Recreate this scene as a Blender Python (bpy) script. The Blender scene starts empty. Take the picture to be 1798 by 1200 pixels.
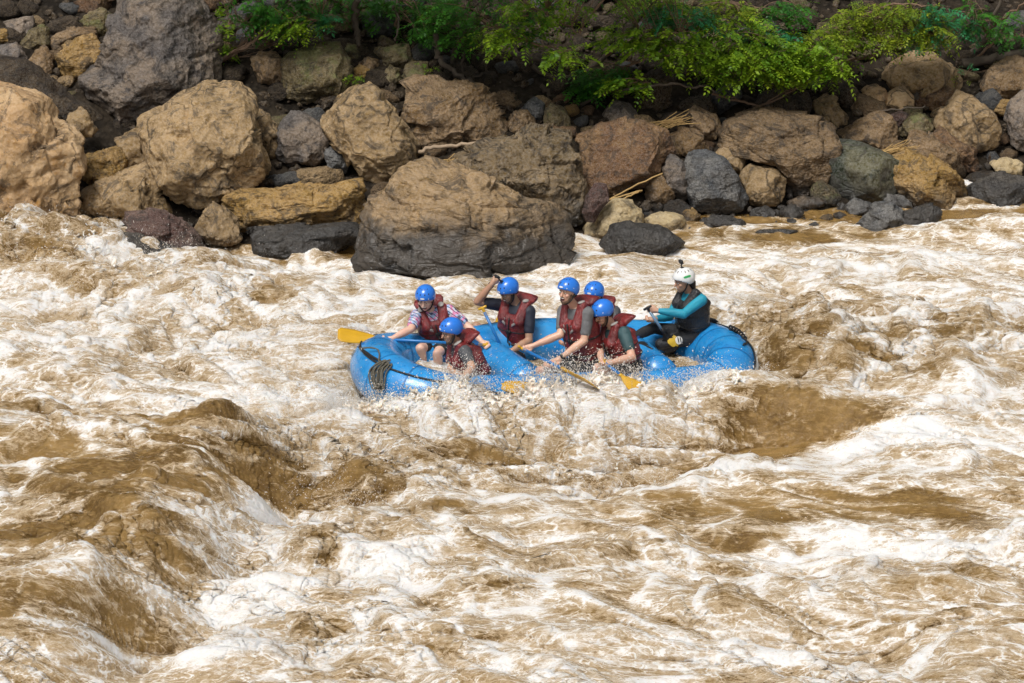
import bpy, bmesh, math, random
import numpy as np
from mathutils import Vector, Matrix

# ------------------------------------------------------------------ camera, sky, sun, exposure
SC = bpy.context.scene
COL = SC.collection
FPX = 5580.0                      # focal length in pixels of the 1798 px wide photograph
TILT = math.radians(17.0)
DIST = 36.0
CAM = np.array([0.0, -DIST*math.cos(TILT), DIST*math.sin(TILT)])
AX = np.array([1.0, 0, 0]); AU = np.array([0, math.sin(TILT), math.cos(TILT)]); AF = np.array([0, math.cos(TILT), -math.sin(TILT)])

cam_data = bpy.data.cameras.new('camera')
cam_data.lens = 36.0*FPX/1798.0
cam_data.sensor_width = 36.0
cam_data.clip_end = 500
cam_data.dof.use_dof = False
cam = bpy.data.objects.new('camera', cam_data); COL.objects.link(cam)
cam.location = CAM; cam.rotation_euler = (math.radians(90)-TILT, 0, 0)
SC.camera = cam

SUN_EL, SUN_AZ = math.radians(60), math.radians(212)      # azimuth clockwise from +Y
world = bpy.data.worlds.new('World'); SC.world = world; world.use_nodes = True
wn = world.node_tree; wn.nodes.clear()
sky = wn.nodes.new('ShaderNodeTexSky'); sky.sky_type = 'NISHITA'; sky.sun_disc = False
sky.sun_elevation = SUN_EL; sky.sun_rotation = SUN_AZ; sky.dust_density = 4.0; sky.air_density = 1.0
hsv = wn.nodes.new('ShaderNodeHueSaturation'); hsv.inputs['Saturation'].default_value = 0.12
bg = wn.nodes.new('ShaderNodeBackground'); bg.inputs['Strength'].default_value = 0.095
wo = wn.nodes.new('ShaderNodeOutputWorld')
wn.links.new(sky.outputs[0], hsv.inputs['Color']); wn.links.new(hsv.outputs[0], bg.inputs['Color']); wn.links.new(bg.outputs[0], wo.inputs['Surface'])
sun_data = bpy.data.lights.new('sun', 'SUN'); sun_data.energy = 2.8; sun_data.angle = math.radians(22); sun_data.color = (1.0, 0.965, 0.92)
sun = bpy.data.objects.new('sun', sun_data); COL.objects.link(sun)
sdir = Vector((math.sin(SUN_AZ)*math.cos(SUN_EL), math.cos(SUN_AZ)*math.cos(SUN_EL), math.sin(SUN_EL)))
sun.rotation_euler = sdir.to_track_quat('Z', 'Y').to_euler(); sun.location = (0, -10, 30)
SC.view_settings.view_transform = 'Standard'; SC.view_settings.look = 'None'
SC.view_settings.exposure = 0.06; SC.view_settings.gamma = 1.0; SC.view_settings.use_curve_mapping = False
SC.render.engine = 'CYCLES'
SC.cycles.use_denoising = True
SC.cycles.use_adaptive_sampling = True; SC.cycles.adaptive_threshold = .035
SC.cycles.volume_bounces = 2; SC.cycles.volume_step_rate = 2.0; SC.cycles.max_bounces = 5; SC.cycles.diffuse_bounces = 3; SC.cycles.glossy_bounces = 3; SC.cycles.transmission_bounces = 4; SC.cycles.transparent_max_bounces = 8

# ------------------------------------------------------------------ helpers
def ray(px, py): return AF*FPX + AX*(px-899) - AU*(py-600)
def at_z(px, py, z=0.0):
    d = ray(px, py); return CAM + d*((z-CAM[2])/d[2])
def at_y(px, py, y):
    d = ray(px, py); return CAM + d*((y-CAM[1])/d[1])
def proj(p):
    v = np.asarray(p, float)-CAM; t = v@AF
    return np.stack([899+FPX*(v@AX)/t, 600-FPX*(v@AU)/t], -1)
def pxm(p): return FPX/float((np.asarray(p)-CAM)@AF)       # pixels per metre at p

_rng = np.random.RandomState(7)
_perm = np.tile(_rng.permutation(256), 3).astype(np.int32)
_g2 = np.stack([np.cos(np.arange(256)*2.39996), np.sin(np.arange(256)*2.39996)], -1).astype(np.float32)
_g3 = _rng.normal(size=(256, 3)); _g3 = (_g3/np.linalg.norm(_g3, axis=1)[:, None]).astype(np.float32)
def pn2(x, y, s=0):
    x = np.asarray(x, np.float32)+s*17.31; y = np.asarray(y, np.float32)+s*9.77
    xi = np.floor(x).astype(np.int32); yi = np.floor(y).astype(np.int32)
    xf = x-xi; yf = y-yi; xi &= 255; yi &= 255
    u = xf*xf*xf*(xf*(xf*6-15)+10); v = yf*yf*yf*(yf*(yf*6-15)+10)
    def gr(a, b, fx, fy):
        g = _g2[_perm[_perm[a]+b]]; return g[..., 0]*fx+g[..., 1]*fy
    n00 = gr(xi, yi, xf, yf); n10 = gr(xi+1, yi, xf-1, yf); n01 = gr(xi, yi+1, xf, yf-1); n11 = gr(xi+1, yi+1, xf-1, yf-1)
    a = n00+u*(n10-n00); b = n01+u*(n11-n01)
    return (a+v*(b-a))*1.5
def pn3(p, s=0):
    p = np.asarray(p, np.float32)+s*13.7
    i = np.floor(p).astype(np.int32); f = p-i; i &= 255
    w = f*f*f*(f*(f*6-15)+10); out = 0
    for dx in (0, 1):
        for dy in (0, 1):
            for dz in (0, 1):
                g = _g3[_perm[_perm[_perm[i[:, 0]+dx]+i[:, 1]+dy]+i[:, 2]+dz]]
                d = f-np.array([dx, dy, dz], np.float32)
                k = (w[:, 0] if dx else 1-w[:, 0])*(w[:, 1] if dy else 1-w[:, 1])*(w[:, 2] if dz else 1-w[:, 2])
                out = out+k*(g*d).sum(1)
    return out*1.5
def fbm3(p, oct=4, s=0, gain=.5):
    a, o, f = 1.0, 0, 1.0
    for k in range(oct): o = o+a*pn3(p*f, s+k*3); a *= gain; f *= 2.03
    return o
def sst(a, b, x):
    t = np.clip((x-a)/(b-a), 0, 1); return t*t*(3-2*t)

def mesh_np(name, V, Fq, mat=None, smooth=True):
    me = bpy.data.meshes.new(name)
    V = np.asarray(V, np.float32); Fq = np.asarray(Fq, np.int32); n = Fq.shape[1]
    me.vertices.add(len(V)); me.vertices.foreach_set('co', V.ravel())
    me.loops.add(Fq.size); me.loops.foreach_set('vertex_index', Fq.ravel())
    me.polygons.add(len(Fq)); me.polygons.foreach_set('loop_start', np.arange(0, Fq.size, n, dtype=np.int32))
    me.update(calc_edges=True)
    if smooth: me.polygons.foreach_set('use_smooth', np.ones(len(Fq), bool))
    if mat: me.materials.append(mat)
    return me
def link(name, me, parent=None, loc=None):
    o = bpy.data.objects.new(name, me); COL.objects.link(o)
    if parent is not None: o.parent = parent
    if loc is not None: o.location = loc
    return o
def tag(o, label=None, cat=None, group=None, kind=None):
    if label: o['label'] = label
    if cat: o['category'] = cat
    if group: o['group'] = group
    if kind: o['kind'] = kind
    return o
def thing(name, label, cat, loc=(0, 0, 0), group=None):
    return tag(link(name, None, None, loc), label, cat, group)

# ------------------------------------------------------------------ node helpers
class NT:
    def __init__(s, name):
        s.m = bpy.data.materials.new(name); s.m.use_nodes = True; s.t = s.m.node_tree; s.t.nodes.clear()
        s.out = s.n('OutputMaterial'); s.b = s.n('BsdfPrincipled'); s.t.links.new(s.b.outputs[0], s.out.inputs[0])
    def n(s, kind, **kw):
        x = s.t.nodes.new('ShaderNode'+kind)
        for k, v in kw.items():
            if k in x.inputs: s.set(x.inputs[k], v)
            else: setattr(x, k, v)
        return x
    def set(s, sock, v):
        if isinstance(v, bpy.types.NodeSocket): s.t.links.new(v, sock)
        elif isinstance(v, bpy.types.Node): s.t.links.new(v.outputs[0], sock)
        else: sock.default_value = v
    def math(s, op, a, b=None, c=None, clamp=False):
        x = s.n('Math', operation=op, use_clamp=clamp); s.set(x.inputs[0], a)
        if b is not None: s.set(x.inputs[1], b)
        if c is not None: s.set(x.inputs[2], c)
        return x.outputs[0]
    def mix(s, f, a, b, blend='MIX'):
        x = s.n('Mix', data_type='RGBA', blend_type=blend)
        for i, v in ((0, f), (6, a), (7, b)):
            if isinstance(v, tuple) and len(v) == 3: v = (*v, 1)
            s.set(x.inputs[i], v)
        return x.outputs[2]
    def rng(s, x, a, b, c=0.0, d=1.0, sm=True):
        m = s.n('MapRange', interpolation_type='SMOOTHSTEP' if sm else 'LINEAR'); s.set(m.inputs[0], x)
        for i, v in enumerate((a, b, c, d)): m.inputs[i+1].default_value = v
        return m.outputs[0]
    def noise(s, vec, scale, detail=4, rough=.55, dist=0.0):
        x = s.n('TexNoise', Scale=scale, Detail=detail, Roughness=rough, Distortion=dist)
        if vec is not None: s.set(x.inputs['Vector'], vec)
        return x.outputs[0]
    def vor(s, vec, scale, feat='F1', rand=1.0):
        x = s.n('TexVoronoi', feature=feat); x.inputs['Scale'].default_value = scale; x.inputs['Randomness'].default_value = rand
        s.set(x.inputs['Vector'], vec); return x.outputs['Distance']
    def bump(s, h, strength, dist, prev=None):
        x = s.n('Bump', Strength=strength, Distance=dist, Height=h)
        if prev is not None: s.set(x.inputs['Normal'], prev)
        return x.outputs[0]
    def bs(s, **kw):
        for k, v in kw.items():
            k = k.replace('_', ' ')
            if isinstance(v, tuple) and len(v) == 3 and s.b.inputs[k].type == 'RGBA': v = (*v, 1)
            s.set(s.b.inputs[k], v)
        return s.m

def plain(name, col, rough=.5, var=.12, scale=9.0, bump=.0, bscale=40., spec=.5, coat=0.0):
    t = NT(name); tc = t.n('TexCoord').outputs['Object']
    n = t.noise(tc, scale, 4)
    c = t.mix(n, tuple(x*(1-var) for x in col), tuple(min(1, x*(1+var)) for x in col))
    t.bs(Base_Color=c, Roughness=rough, Specular_IOR_Level=spec, Coat_Weight=coat, Coat_Roughness=.12)
    if bump: t.bs(Normal=t.bump(t.noise(tc, bscale, 5), bump, .01))
    return t.m

def rock_mat(name, A, B, C, sc=1.3, pit=0.0, stri=0.0, moss=0.0, crack=0.35, wet=True, wz=.42, bumpk=1.0, grim=(.035, .030, .026)):
    t = NT(name); tc = t.n('TexCoord').outputs['Object']
    oi = t.n('ObjectInfo').outputs['Random']
    off = t.n('CombineXYZ'); t.set(off.inputs[0], t.math('MULTIPLY', oi, 37.0)); t.set(off.inputs[1], t.math('MULTIPLY', oi, 91.0)); t.set(off.inputs[2], t.math('MULTIPLY', oi, 53.0))
    v = t.n('VectorMath', operation='ADD'); t.set(v.inputs[0], tc); t.set(v.inputs[1], off.outputs[0]); P = v.outputs[0]
    big = t.noise(P, sc, 4, .6, .6); mid = t.noise(P, sc*4.5, 5, .70); fin = t.noise(P, sc*24, 3, .7)
    sc3 = t.n('VectorMath', operation='MULTIPLY'); t.set(sc3.inputs[0], P); sc3.inputs[1].default_value = (2.2, 2.2, 9.0)
    lay = t.noise(sc3.outputs[0], sc*1.1, 4, .62, 1.0)
    col = t.mix(t.rng(big, .36, .62), A, B)
    col = t.mix(t.math('MULTIPLY', t.rng(mid, .50, .68), .75), col, C)
    col = t.mix(t.math('MULTIPLY', t.rng(lay, .56, .72), .35+stri*.4), col, tuple(x*.5 for x in A))
    g = t.n('BrightContrast'); t.set(g.inputs[0], col); t.set(g.inputs[1], t.rng(fin, .3, .7, -.05, .05, False)); g.inputs[2].default_value = 0.12; col = g.outputs[0]
    grime = t.math('MULTIPLY', t.rng(t.noise(P, sc*2.6, 6, .76, .9), .50, .63), .72); col = t.mix(grime, col, grim)
    # value drift from rock to rock
    hs = t.n('HueSaturation'); t.set(hs.inputs['Color'], col); t.set(hs.inputs['Value'], t.rng(oi, 0, 1, .88, 1.28, False)); hs.inputs['Saturation'].default_value = .95; col = hs.outputs[0]
    w3 = t.n('VectorMath', operation='ADD'); t.set(w3.inputs[0], P)
    wv = t.n('VectorMath', operation='SCALE'); nz = t.n('TexNoise', Scale=2.2, Detail=4); t.set(nz.inputs['Vector'], P); t.set(wv.inputs[0], nz.outputs['Color']); wv.inputs['Scale'].default_value = .9; t.set(w3.inputs[1], wv.outputs[0])
    ed = t.vor(w3.outputs[0], sc*.75, 'DISTANCE_TO_EDGE')
    ck = t.rng(ed, 0.0, .030, 1.0, 0.0); ck = t.math('MULTIPLY', ck, t.rng(t.noise(P, 1.1, 2), .44, .54))
    col = t.mix(t.math('MULTIPLY', ck, crack*1.6, clamp=True), col, (.02, .016, .012))
    if moss:
        nm = t.n('NewGeometry').outputs['Normal']; sx = t.n('SeparateXYZ'); t.set(sx.inputs[0], nm)
        mm = t.math('MULTIPLY', t.rng(sx.outputs[2], -.1, .6), t.rng(t.noise(P, 3.2, 7, .7), .5, .62)); col = t.mix(t.math('MULTIPLY', mm, moss), col, (.15, .19, .055))
    rough = .82
    fa = t.vor(P, sc*3.4); fb = t.vor(P, sc*10.0)                                 # chipped facets
    h = t.math('ADD', t.math('MULTIPLY', mid, .55), t.math('MULTIPLY', fin, .24)); h = t.math('ADD', h, t.math('ADD', t.math('MULTIPLY', fa, .85), t.math('MULTIPLY', fb, .38)))
    if stri: h = t.math('ADD', h, t.math('MULTIPLY', lay, .35+stri*1.2))
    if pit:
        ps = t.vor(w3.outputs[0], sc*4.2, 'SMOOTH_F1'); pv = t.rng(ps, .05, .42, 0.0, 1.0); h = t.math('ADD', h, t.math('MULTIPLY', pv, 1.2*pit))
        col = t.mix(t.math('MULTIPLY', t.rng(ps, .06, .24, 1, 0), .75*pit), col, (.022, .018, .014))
    if wet:
        ps_ = t.n('NewGeometry').outputs['Position']; sp = t.n('SeparateXYZ'); t.set(sp.inputs[0], ps_)
        zz = t.math('ADD', sp.outputs[2], t.math('MULTIPLY', t.math('SUBTRACT', t.noise(P, 1.7, 5, .7), .5), 1.5))
        wf = t.rng(zz, wz-.50, wz+.08, 1.0, 0.0)
        col = t.mix(t.math('MULTIPLY', wf, .92), col, (.055, .052, .049)); rg = t.mix(wf, (.85,)*3, (.26,)*3); t.set(t.b.inputs['Roughness'], rg)
    else: t.bs(Roughness=rough)
    t.bs(Base_Color=col, Specular_IOR_Level=.35, Normal=t.bump(h, .75*bumpk, .075))
    return t.m

# ------------------------------------------------------------------ bank terrain
SHX = np.array([at_z(px, py)[0] for px, py in ((-400, 440), (0, 440), (600, 432), (1000, 425), (1200, 398), (1500, 372), (1798, 352), (2200, 340))])
SHY = np.array([at_z(px, py)[1] for px, py in ((-400, 440), (0, 440), (600, 432), (1000, 425), (1200, 398), (1500, 372), (1798, 352), (2200, 340))])
def shore(x): return np.interp(x, SHX, SHY)
SLOPE = .50
def terr(x, y):
    d = y-shore(x)
    z = np.where(d > 0, SLOPE*d, .35*d)
    z = np.where(d > 9, SLOPE*9+.75*(d-9), z)
    return np.maximum(z-.05, -1.2)
def at_terr(px, py):
    d = ray(px, py); lo, hi = 34.0, 75.0
    n = d/np.linalg.norm(d)
    for _ in range(50):
        m = (lo+hi)/2; p = CAM+n*m
        if p[2] > max(0.0, float(terr(p[0], p[1]))): lo = m
        else: hi = m
    return CAM+n*lo

def build_terrain():
    xs = np.concatenate([np.linspace(-60, -9, 25)[:-1], np.linspace(-9, 9, 150), np.linspace(9, 60, 25)[1:]])
    ys = np.concatenate([np.linspace(2.2, 13, 90)[:-1], np.linspace(13, 70, 40)])
    X, Y = np.meshgrid(xs, ys); Z = terr(X, Y)
    Z = Z+.10*pn2(X*1.3, Y*1.3, 3)+.05*pn2(X*4, Y*4, 5)+.03*pn2(X*9, Y*9, 6)+np.where(Y > 13, 1.0*pn2(X*.12, Y*.12, 9), 0)
    V = np.stack([X, Y, Z], -1).reshape(-1, 3); ny, nx = X.shape
    i = np.arange(nx*(ny-1)).reshape(ny-1, nx)[:, :-1].ravel()
    t = NT('bank_soil'); tc = t.n('TexCoord').outputs['Object']
    n = t.noise(tc, 2.5, 8, .65); v = t.vor(tc, 9.0); f = t.noise(tc, 30, 5, .7)
    c = t.mix(t.rng(n, .35, .65), (.012, .009, .006), (.038, .028, .018)); c = t.mix(t.rng(v, .0, .5), t.mix(f, (.03, .024, .018), (.075, .058, .042)), c)  # soil colour darkened so the gaps between boulders look shadowed
    t.bs(Base_Color=c, Roughness=.95, Specular_IOR_Level=.2, Normal=t.bump(t.math('ADD', n, t.math('MULTIPLY', v, -.7)), .9, .12))
    tag(link('bank', mesh_np('bank', V, np.stack([i, i+1, i+nx+1, i+nx], -1), t.m)), kind='structure')
build_terrain()
# ------------------------------------------------------------------ the river
def px_gauss(X, Y, px, py, rx, ry, ang=0.0, z=0.0):
    c = at_z(px, py, z); a = math.radians(ang); dx, dy = X-c[0], Y-c[1]
    u = dx*math.cos(a)+dy*math.sin(a); v = -dx*math.sin(a)+dy*math.cos(a)
    return np.exp(-((u/rx)**2+(v/ry)**2)).astype(np.float32)

def crest_lines():
    top = [(380, 800, .00), (470, 770, .02), (560, 744, .11), (700, 722, .16), (900, 728, .17), (1050, 717, .17), (1200, 712, .13), (1330, 696, .21), (1430, 702, .22), (1540, 727, .11), (1640, 740, 0.0)]
    foot = [(380, 830, -.05), (470, 880, -.25), (560, 885, -.28), (700, 868, -.28), (900, 856, -.34), (1050, 866, -.40), (1200, 822, -.34), (1330, 792, -.28), (1430, 775, -.2), (1540, 752, -.1), (1640, 745, 0)]
    T = np.array([at_z(*p) for p in top]); Fo = np.array([at_z(*p) for p in foot])
    return T, Fo
CT, CF = crest_lines()

def river_base(X, Y):
    """the standing shape of the rapid: wave in front of the raft, pour-over at left, heaps"""
    ct = np.interp(X, CT[:, 0], CT[:, 1]); cz = np.interp(X, CT[:, 0], CT[:, 2])
    cf = np.interp(X, CF[:, 0], CF[:, 1]); fz = np.interp(X, CF[:, 0], CF[:, 2])
    wob = .16*pn2(X*1.1, Y*.3, 31)
    ct = ct+wob; cf = np.minimum(cf+wob, ct-.25)
    h = np.where(Y > ct, cz*(1-sst(0, 1.5, Y-ct)), np.where(Y > cf, fz+(cz-fz)*sst(0, 1, (Y-cf)/(ct-cf))**1.15, fz*(1-sst(0, 1.7, cf-Y))))
    win = sst(CT[0, 0], CT[2, 0], X)*(1-sst(CT[-3, 0], CT[-1, 0], X)); h = h*win
    E = np.array([at_z(*p) for p in ((520, 800), (492, 850), (436, 930), (392, 1000), (352, 1060), (270, 1120), (150, 1180), (60, 1260))])
    o = np.argsort(E[:, 1]); xe = np.interp(Y, E[o, 1], E[o, 0])+.14*pn2(Y*1.3, X*.2, 12)
    prof = 1-sst(-.95, .12, X-xe)
    yw = sst(at_z(300, 1230)[1], at_z(300, 1100)[1], Y)*(1-sst(at_z(200, 830)[1], at_z(200, 770)[1], Y))
    h = h+yw*(.50*prof*(1-.35*sst(0, 3.5, xe-X))-.22*np.exp(-((X-xe-.25)/.4)**2))
    for a in ((90, 478, 1.25, .75, .52), (290, 500, 1.0, .6, .25), (20, 470, .8, .7, .25), (430, 850, .5, .5, -.28), (240, 1135, .42, .45, -.42), (40, 1190, .8, .7, .30), (330, 740, 1.2, .6, -.10),
              (560, 600, .9, .5, .14), (420, 560, .9, .5, .16), (1500, 640, 1.1, .5, .22), (1650, 690, 1.0, .45, .20), (1740, 600, 1.0, .6, .20), (1440, 580, 1.0, .5, .2), (1750, 420, 1.0, .4, .2),
              (840, 1060, .45, .35, .20), (560, 1000, .4, .3, .15), (1640, 1040, .7, .35, .14), (1500, 1120, .9, .3, -.16), (1380, 900, 1.3, .5, -.06), (690, 1140, .5, .3, .14), (1600, 805, .4, .2, .12), (1250, 1090, .8, .3, .1),
              (560, 830, .5, .35, .18), (700, 800, .45, .3, .12), (1000, 800, .4, .25, .08), (820, 930, .5, .22, .07), (1290, 690, .6, .3, .08)):
        h = h+a[4]*px_gauss(X, Y, a[0], a[1], a[2], a[3])
    return h

def area(X, Y, base, items):
    m = np.full_like(X, base)
    for px, py, rx, ry, amt, *rest in items:
        g = np.clip(px_gauss(X, Y, px, py, rx, ry, rest[0] if rest else 0)*1.5, 0, 1); m = m*(1-g)+amt*g
    return m
FOAM = [(100, 470, 1.6, .9, .40), (60, 430, .9, .4, .30), (350, 520, 1.2, .8, .62), (30, 560, .8, .7, .72), (300, 600, 1.6, 1.2, .66), (550, 560, 1.0, 1.0, .66), (650, 500, .8, .35, .80), (100, 640, 1.3, .7, .60), (250, 700, 1.5, .7, .48), (60, 740, .9, .6, .36), (480, 690, 1.0, .9, .74), (300, 790, .9, .35, .52),
        (800, 480, 2.5, .5, .55), (1000, 470, 1.5, .4, .5), (1150, 470, 1.0, .4, .5), (1350, 460, 1.5, .5, .58), (1600, 470, 1.6, .4, .68), (1330, 560, 1.0, .7, .66), (1600, 560, 2.2, .8, .62), (1420, 660, .7, .5, .30), (1640, 690, .6, .3, .28), (1760, 720, .8, .5, .70), (1500, 610, .8, .3, .55),
        (620, 780, .9, .9, .60), (800, 740, 1.6, .5, .72), (1050, 745, 1.3, .5, .70), (1180, 730, .6, .4, .68), (1250, 690, .5, .4, .76), (640, 830, .3, .25, .22), (900, 800, .5, .25, .42), (1060, 840, .35, .25, .18), (1390, 750, .85, .38, .05), (1250, 790, .4, .3, .14), (1300, 830, 1.0, .12, .92), (1560, 770, .7, .3, .85), (1700, 790, 1.0, .25, .8), (930, 862, .7, .18, .9), (1130, 860, .7, .13, .95),
        (180, 890, 1.3, .9, .12), (340, 900, .9, .6, .10), (400, 830, .8, .35, .08), (60, 880, .5, .4, .45), (150, 1010, 1.0, .7, .12), (330, 1030, .6, .5, .14), (260, 1120, .6, .4, .05), (60, 1170, .7, .5, .25), (480, 900, .35, .4, .85), (530, 960, .6, .7, .82), (450, 1050, .6, .6, .78), (400, 1150, .8, .4, .74), (700, 930, .9, .3, .62), (640, 1000, .6, .5, .78), (800, 890, .6, .3, .22), (560, 1000, .2, .2, .2), (840, 1060, .4, .3, .20), (720, 1080, .6, .4, .55),
        (1000, 960, .9, .6, .42), (1180, 930, .5, .3, .32), (1400, 890, .9, .4, .22), (1640, 890, .8, .4, .22), (1500, 960, 1.7, .12, .85, 0), (1250, 1010, 1.0, .3, .5), (1600, 1020, 1.5, .4, .42), (1500, 1110, 1.2, .4, .42), (1100, 1100, 1.2, .5, .42), (1300, 1150, 1.2, .3, .68), (1000, 1170, .8, .3, .45), (1700, 1160, .8, .25, .5), (1700, 1080, .6, .25, .45),
        (1500, 385, 3.5, .6, .12), (1350, 420, 1.2, .25, .22), (1700, 410, 1.0, .3, .50), (560, 445, 1.0, .25, .2), (1100, 440, .8, .3, .45), (420, 445, .9, .3, .2), (900, 500, 1.4, .4, .58), (700, 466, .9, .10, .9), (900, 471, .8, .10, .9), (1110, 447, .6, .09, .85), (1500, 397, .5, .06, .8), (1560, 406, .5, .06, .8), (480, 452, .8, .08, .7), (1320, 398, .6, .05, .7), (1720, 372, .5, .06, .7)]
TURB = [(100, 460, 1.8, 1.0, .20), (350, 540, 1.6, 1.0, .15), (560, 620, 1.3, 1.0, .15), (200, 640, 1.8, .9, .12), (800, 480, 2.5, .6, .07), (1400, 430, 3.5, .8, .05), (1550, 600, 2.4, 1.0, .17), (1450, 660, 1.0, .5, .17), (560, 800, 1.2, .8, .20), (900, 760, 2.2, .6, .17), (1180, 740, .7, .4, .13), (1390, 755, .9, .4, .025), (200, 900, 1.6, 1.1, .075), (150, 1030, 1.2, .8, .13), (330, 960, .8, .6, .10), (520, 960, .9, .9, .15), (430, 1130, .9, .5, .14), (1400, 890, 1.9, .55, .028), (1600, 840, 1.6, .3, .05), (1100, 900, 1.2, .5, .05), (800, 1060, 1.2, .6, .09), (1500, 1060, 1.8, .7, .075), (1500, 385, 3.5, .6, .035), (240, 1130, .5, .4, .1)]

def river_fields(X, Y):
    X = X.astype(np.float32); Y = Y.astype(np.float32)
    ca, sa = math.cos(math.radians(-16)), math.sin(math.radians(-16))      # current: left to right, towards the near bank
    rb = river_base(X, Y); cw = 1-px_gauss(X, Y, 200, 960, 3.2, 2.6); U = (X*ca+Y*sa)+.5*rb*cw; V = (-X*sa+Y*ca)+(.25+1.25*cw)*rb      # patterns run down the faces of the waves
    T = area(X, Y, .085, TURB); Fm = area(X, Y, .5, FOAM)
    w1 = pn2(U*.55, V*.8, 1); w2 = pn2(U*.55, V*.8, 2); w3 = pn2(U*1.7, V*2.2, 3); w4 = pn2(U*1.7, V*2.2, 4)
    Uw = U+.55*w1+.16*w3; Vw = V+.45*w2+.14*w4
    h = 0; amp = 1.0; fr = .75; cre = 0
    for k in range(7):
        n = pn2(Uw*fr*(.72 if k < 3 else .42), Vw*fr*(1.15 if k < 3 else 1.5), 20+k)
        if k < 3: r = 1-2*np.abs(n); r = np.where(r > 0, r*r*1.15, r*.75)
        else: r = (.42-np.abs(n))*1.7                           # curling crests
        if k in (1, 2, 3): cre = cre+r*(.5, .35, .25)[k-1]
        h = h+amp*r; amp *= .58 if k < 2 else .42 if k == 2 else .60; fr *= 1.93
    big = .17*pn2(U*.35, V*.5, 51)+.13*pn2(U*.8, V*1.0, 52)
    lace = (1-np.abs(pn2(Uw*1.15, Vw*1.45, 61)))**7*.8+(1-np.abs(pn2(Uw*2.6+2*w3, Vw*3.2, 62)))**6*.42
    sp = np.clip(pn2(Uw*5, Vw*15, 91), 0, 1)**2+.7*np.clip(pn2(Uw*11, Vw*29, 92), 0, 1)**2          # little spikes of froth
    h = h+sp*.22*sst(.05, .14, T)
    z = rb+big*sst(.03, .09, T)+T*h*.98
    # the hull presses the surface down under the raft
    lx = (X-.4276)*math.cos(math.radians(14))+(Y+1.4522)*math.sin(math.radians(14)); ly = -(X-.4276)*math.sin(math.radians(14))+(Y+1.4522)*math.cos(math.radians(14))
    ins = (1-sst(.80, 1.02, np.abs(ly)+.12*np.clip(np.abs(lx)-1.2, 0, 1)))*(1-sst(1.95, 2.2, np.abs(lx)))
    z = z*(1-ins)+np.minimum(z, -.32)*ins
    strk = pn2(Uw*.9, Vw*3.4, 71)*.5+pn2(Uw*2.2, Vw*7.5, 72)*.32+pn2(Uw*1.1, Vw*1.3, 73)*.55
    foam = Fm+.30*strk+.16*np.clip(cre, -1, 1.2)*sst(.03, .1, T)+lace*(.55-.25*sst(.3, .9, Fm))-.10
    foam = foam-.14*sst(.07, .16, T)-.06
    foam = foam-.5*np.clip(.06-T, 0, .06)/.06*.25
    return z.astype(np.float32), foam.astype(np.float32), T, (w3, w4), (ca, sa)

def build_river():
    d = [23.2]
    while d[-1] < 43.6: d.append(d[-1]+.0238*(d[-1]/24.0)**1.05)
    ys = np.array(d)+CAM[1]
    ys = np.concatenate([np.linspace(-45, ys[0], 30)[:-1], ys])
    u = np.linspace(-1, 1, 905); ex = np.cumsum(np.geomspace(.004, .9, 34))
    u = np.concatenate([(-1-ex)[::-1], u, 1+ex])
    hw = .182*(np.maximum(ys-CAM[1], 23.0))+.25
    X = u[None, :]*hw[:, None]; Y = np.broadcast_to(ys[:, None], X.shape).copy()
    Z, Fo, T, (w3, w4), (ca, sa) = river_fields(X, Y)
    # crests lean and pinch: move points sideways against the slope
    gy = np.gradient(Z, axis=0)/np.maximum(np.gradient(Y, axis=0), 1e-4); gx = np.gradient(Z, axis=1)/np.maximum(np.gradient(X, axis=1), 1e-4)
    lim = lambda g: np.clip(g, -1.2, 1.2)
    ok = (np.abs(u)[None, :] < 1.0)
    X = X+np.where(ok, -.045*lim(gx)+T*.30*w3, 0); Y = Y+np.where(ok, -.05*lim(gy)+T*.25*w4, 0)
    V = np.stack([X, Y, Z], -1).reshape(-1, 3); ny, nx = X.shape
    i = (np.arange(ny-1)[:, None]*nx+np.arange(nx-1)[None, :]).ravel()
    me = mesh_np('river', V, np.stack([i, i+1, i+nx+1, i+nx], -1), water_mat())
    a = me.attributes.new('foam', 'FLOAT', 'POINT'); a.data.foreach_set('value', Fo.ravel().astype(np.float32))
    a = me.attributes.new('rough', 'FLOAT', 'POINT'); a.data.foreach_set('value', T.ravel().astype(np.float32))
    tag(link('river', me), kind='structure')

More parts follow.
